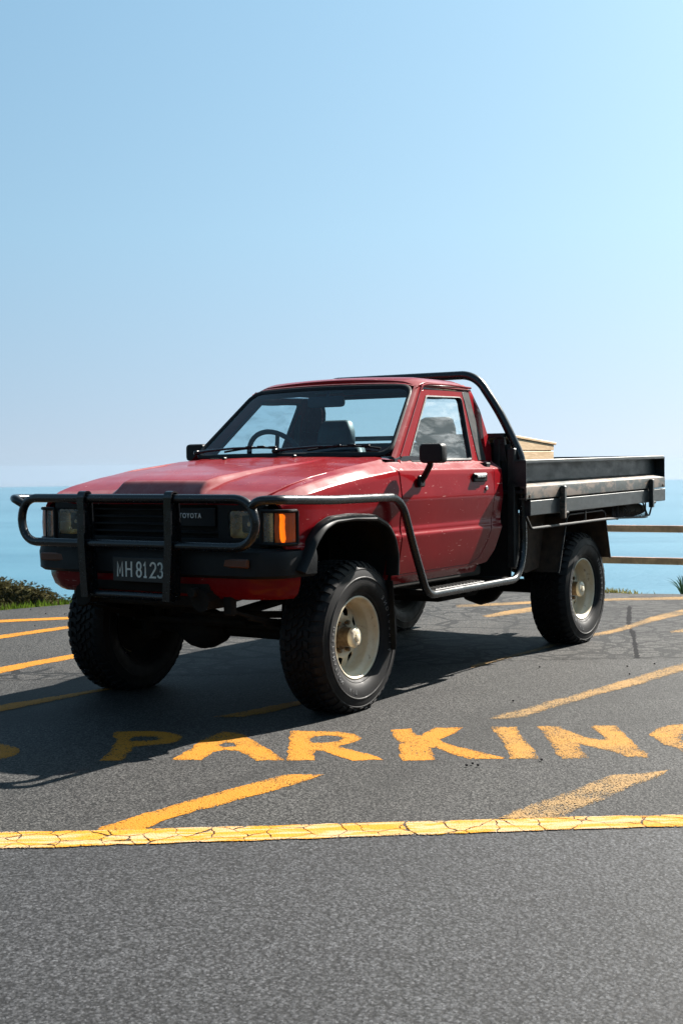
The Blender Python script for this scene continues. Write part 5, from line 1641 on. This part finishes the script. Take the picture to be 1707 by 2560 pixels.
for sgn in (1, -1):
    lf = MB(); lr = MB()
    for k in range(4):
        L_ = 0.62-0.12*k
        lf.tube([(L_*math.cos(PI*j/12), sgn*0.47, 0.445-0.012*k+0.10*(math.cos(PI*j/12)*L_/0.62)**2) for j in range(13)], [0.009]*13, 6)
        lr.tube([(-2.865+(L_+0.08)*math.cos(PI*j/12), sgn*0.50, 0.475-0.012*k+0.11*(math.cos(PI*j/12)*L_/0.62)**2) for j in range(13)], [0.010]*13, 6)
    lf.box((0, sgn*0.47, 0.42), (0.10, 0.09, 0.12), 0.01)
    lf.box((0.64, sgn*0.47, 0.585), (0.04, 0.06, 0.12), 0.01)
    lr.box((-2.865, sgn*0.50, 0.44), (0.12, 0.09, 0.14), 0.01)
    lf.build('leaf_spring', 'underbody', truck); lr.build('leaf_spring', 'underbody', truck)
ra = MB()
ra.tube([(-2.865, -0.69, 0.372), (-2.865, 0.62, 0.372)], 0.048, 14)
ra.tube([(-2.865, -0.16, 0.372), (-2.865, -0.10, 0.37), (-2.865, 0, 0.37), (-2.865, 0.10, 0.37), (-2.865, 0.16, 0.372)], [0.06, 0.12, 0.15, 0.12, 0.06], 16)
ra.build('rear_axle', 'underbody', truck)
gb = MB()
gb.box((-0.75, 0, 0.60), (0.9, 0.30, 0.24), 0.06)
gb.box((-1.35, 0.02, 0.55), (0.36, 0.40, 0.26), 0.07)
gb.tube([(-1.5, 0, 0.55), (-2.75, 0, 0.40)], 0.035, 12)
gb.tube([(-1.2, -0.1, 0.52), (-0.05, -0.17, 0.40)], 0.03, 12)
gb.tube([(0.0, 0.24, 0.58), (-1.2, 0.30, 0.50), (-2.2, 0.30, 0.52)], 0.028, 10)
gb.build('driveline', 'underbody', truck)
MB().box((-1.98, 0.12, 0.500), (0.62, 0.44, 0.28), 0.06).build('fuel_tank', 'underbody', truck)
MB().box((-1.70, 0.46, 0.50), (0.06, 0.10, 0.16), 0.01).build('tank_bracket', 'underbody', truck)

# ---- wheels
def build_wheel():
    w = empty('wheel', (0, 0, 0), truck)
    tp = [(0.203, 0.094), (0.212, 0.104), (0.222, 0.112), (0.226, 0.1125), (0.229, 0.1160), (0.250, 0.1285), (0.275, 0.1330), (0.296, 0.1335), (0.299, 0.1365), (0.303, 0.1365), (0.306, 0.1335), (0.325, 0.1295), (0.338, 0.1250), (0.341, 0.1265), (0.345, 0.1255), (0.348, 0.1210), (0.358, 0.1130), (0.367, 0.1030), (0.371, 0.090), (0.372, 0.05), (0.373, 0.0)]
    full = tp + [(a, -b) for a, b in tp[-2::-1]]
    full += [(0.20, -0.06), (0.20, 0.06)]
    m = MB().lathe_y(full, (0, 0, 0), 96)
    N = 46
    def blk(a0, a1, cols, sk=0.0, h=0.0115, base=0.006):
        # cols: list of (width position, carcass radius); raised block between two angles, with slanted ends
        top, bot = [], []
        for j, (wp, rr) in enumerate(cols):
            nz = 1.0 if rr > 0.366 else 0.55
            for a in (a0, a1):
                aa = a+sk*wp
                bot.append(Vector(((rr-base)*math.cos(aa), wp-(0.004 if abs(wp) > 0.1 and wp > 0 else -0.004 if abs(wp) > 0.1 else 0), (rr-base)*math.sin(aa))))
                aa2 = (a0+a1)/2+(a-(a0+a1)/2)*0.88+sk*wp
                ww = wp*(0.985 if 0 < j < len(cols)-1 or abs(wp) > 0.11 else 1.0)
                ext = h*nz
                lat = (0.0035 if wp > 0 else -0.0035)*(1-nz)/0.45
                top.append(Vector(((rr+ext)*math.cos(aa2), ww+lat, (rr+ext)*math.sin(aa2))))
        n = len(cols)
        vs_ = bot+top
        o = 2*n
        fs = []
        for j in range(n-1):
            fs.append([o+2*j, o+2*j+1, o+2*j+3, o+2*j+2])
            fs.append([2*j, 2*j+2, o+2*j+2, o+2*j]); fs.append([2*j+1, o+2*j+1, o+2*j+3, 2*j+3])
        fs.append([0, o, o+1, 1]); fs.append([2*n-2, 2*n-1, o+2*n-1, o+2*n-2])
        tm.add(vs_, fs, False)
    tm = MB()
    P_ = 2*PI/N
    for k in range(N):
        a = k*P_
        odd = k % 2
        for s in (1, -1):
            off = 0 if s > 0 else P_*0.5
            reach = [(s*0.070, 0.3715), (s*0.092, 0.3705), (s*0.108, 0.362), (s*(0.118 if odd else 0.124), 0.352 if odd else 0.342)]
            blk(a+off+P_*0.10, a+off+P_*0.74, reach, s*0.35)
            blk(a+off+P_*0.30, a+off+P_*0.92, [(s*0.036, 0.3722), (s*0.062, 0.3718)], -s*1.2)
        blk(a+P_*0.05, a+P_*0.62, [(-0.028, 0.373), (-0.004, 0.373)], 2.2)
        blk(a+P_*0.45, a+P_*0.98, [(0.004, 0.373), (0.028, 0.373)], 2.2)
    ty = m
    ty.s = ty.s
    ZC = 0.367
    def squash(mm):
        res = []
        for x, y, z in mm.v:
            if z < -ZC:
                over = -ZC-z
                res.append((x, y*(1+0.6*over), -ZC))
            elif z < -0.30:
                k = ((-z-0.30)/0.07)
                res.append((x, y+(0.006*k if y > 0 else -0.006*k), z))
            else:
                res.append((x, y, z))
        mm.v = res
    squash(m); squash(tm)
    m.build('tyre', 'tyre_rubber', w, True, 30)
    tm.build('tread', 'tyre_rubber', w, True, 20, kind='stuff')
    # raised sidewall lettering
    lt = MB()
    for txt, a_mid, span, flip in (('FIRESTONE', 168, 62, 1), ('DESTINATION  A/T', 330, 92, 1)):
        n = len(txt)
        for i, chh in enumerate(txt):
            if chh == ' ':
                continue
            a = R(a_mid - span*(i/(n-1)-0.5)*1)
            me = text_mesh(chh, 0.030, 0.0012)
            mid_r = 0.268
            rad = Vector((math.cos(a), 0, math.sin(a)))
            tan = Vector((math.sin(a), 0, -math.cos(a)))
            vv = []
            for q in me.vertices:
                pr = mid_r+q.co.y
                yb = interp(pr, [0.250, 0.275, 0.296], [0.1285, 0.1330, 0.1335])
                pp = rad*pr+tan*(q.co.x*1.0)
                vv.append((pp.x, yb+0.0008+q.co.z*0.8, pp.z))
            lt.add(vv, [list(f.vertices) for f in me.polygons], False)
            bpy.data.meshes.remove(me)
    lt.build('sidewall_lettering', 'tyre_letter', w, True, None, kind='stuff')
    # steel rim
    rp_ = [(0.200, 0.088), (0.2085, 0.094), (0.2100, 0.099), (0.2085, 0.103), (0.203, 0.1045), (0.198, 0.101), (0.195, 0.094), (0.193, 0.082), (0.187, 0.072), (0.176, 0.064), (0.173, 0.050), (0.173, 0.018), (0.168, 0.004), (0.160, -0.004)]
    MB().lathe_y(rp_, (0, 0, 0), 64).build('rim', 'cream_wheel_paint', w, True, 60)
    inner = [(0.172, 0.0), (0.172, -0.06), (0.195, -0.09), (0.200, -0.10)]
    MB().lathe_y(inner, (0, 0, 0), 48).build('rim_inner', 'underbody', w, True, 60)
    def disc_w(r_):
        return interp(r_, [0.0, 0.062, 0.080, 0.100, 0.118, 0.150, 0.162, 0.172], [-0.004, -0.004, 0.012, 0.021, 0.020, 0.006, -0.003, -0.004])
    circ = [(0.171*math.cos(2*PI*k/72), 0.171*math.sin(2*PI*k/72)) for k in range(72)]
    hls = []
    for k in range(8):
        a = 2*PI*(k+0.3)/8
        h_ = [(0.106, -0.20), (0.152, -0.245), (0.158, 0.0), (0.152, 0.245), (0.106, 0.20)]
        pl = [(rr*math.cos(a+da), rr*math.sin(a+da)) for rr, da in h_]
        hls.append(round2(pl, 0.010, 3))
    gr = [i*0.016-0.168 for i in range(22)]
    panel('wheel_disc', 'cream_wheel_paint', circ, lambda u, v: (u, disc_w(math.hypot(u, v)), v), w, hls, gr, gr, 0.012, 0.006, (0, 1, 0))
    MB().lathe_y([(0.0, -0.05), (0.165, -0.05)], (0, 0, 0), 32).build('brake_drum', 'underbody', w)
    hb = MB().lathe_y([(0.066, 0.0), (0.066, 0.010), (0.058, 0.014), (0.050, 0.016), (0.0485, 0.020), (0.0485, 0.074), (0.0505, 0.076)], (0, 0, 0), 32)
    hb.build('hub', 'rusty_hub', w, True, 40)
    hc = MB().lathe_y([(0.0505, 0.075), (0.0515, 0.079), (0.0515, 0.090), (0.047, 0.097), (0.036, 0.1005), (0.0245, 0.1015), (0.0245, 0.0975), (0.021, 0.0975), (0.020, 0.1065), (0.017, 0.108), (0.0, 0.108)], (0, 0, 0), 32)
    hc.build('hub_cap', 'cream_wheel_paint', w, True, 40)
    for k in range(6):
        a = 2*PI*k/6
        MB().tube([(0.078*math.cos(a), 0.008, 0.078*math.sin(a)), (0.078*math.cos(a), 0.030, 0.078*math.sin(a))], 0.011, 6).build('wheel_nut', 'rusty_hub', w, True, 30)
    return w
WY = 0.667
w0 = build_wheel()
w0.location = (0, WY, 0.367)
for i, (x, s) in enumerate(((0, -1), (-2.865, 1), (-2.865, -1))):
    c = w0.copy(); COL.objects.link(c); c.parent = truck
    c.location = (x, s*WY-(0.07 if s < 0 else 0), 0.367)
    c.rotation_euler = (0, 0, 0 if s > 0 else PI)
    for k in list(w0.children):
        d = k.copy(); COL.objects.link(d); d.parent = c
# valve-like glint hole seen through the far wheel is left to the real light

# ------------------------------------------------------------------ timber box on the tray
bx = empty('wooden_box', (-2.59, 0.30, 1.062))
setprops(bx, label='plywood box with overhanging sloped lid standing in the tray', category='box')
def wb(name, c, s, bev=0.003, rot=None):
    o = MB().box((0, 0, 0), s, bev, rot).build(name, 'box_timber', bx)
    o.location = c
    return o
hx, hy_ = 0.285, 0.25
for sgn in (1, -1):
    wb('plank', (0, sgn*hy_+sgn*0.003, 0.060), (2*hx, 0.018, 0.118))
    wb('plank', (0, sgn*hy_, 0.186), (2*hx, 0.018, 0.112))
    top_ = MB().loft([[Vector((x, sgn*(hy_+d), z)) for x, z in ((-hx, 0.249), (hx, 0.249), (hx, 0.320), (-hx, 0.282))] for d in (-0.009, 0.009)], True, True, False)
    top_.build('plank', 'box_timber', bx)
    wb('end_plank', (sgn*(hx-0.008), 0, 0.142), (0.018, 2*hy_-0.02, 0.280))
wb('base', (0, 0, 0.010), (2*hx-0.03, 2*hy_-0.03, 0.018))
lid_rot = Matrix.Rotation(-math.atan2(0.038, 0.57), 3, 'Y')
wb('lid', (0.01, 0, 0.314), (0.66, 0.528, 0.018), 0.003, lid_rot)
wb('lid_batten', (-0.02, 0.20, 0.300), (0.50, 0.02, 0.010), 0.003, lid_rot)

# ------------------------------------------------------------------ sea haze
hz = NT('sea_haze')
hv = hz.n('ShaderNodeVolumePrincipled')
hv.inputs['Color'].default_value = (0.28, 0.37, 0.47, 1)
hv.inputs['Density'].default_value = 4.5e-5
hv.inputs['Anisotropy'].default_value = 0.25
hz.l(hv.outputs[0], hz.out.inputs['Volume'])
hm = MB().box((0, 0, (SEA_Z-1.5+14)/2), (18400, 18400, 14-(SEA_Z-1.5)), 0.01)
ho = hm.build('haze', None, None)
ho.data.materials.append(hz.m)
ho['kind'] = 'stuff'
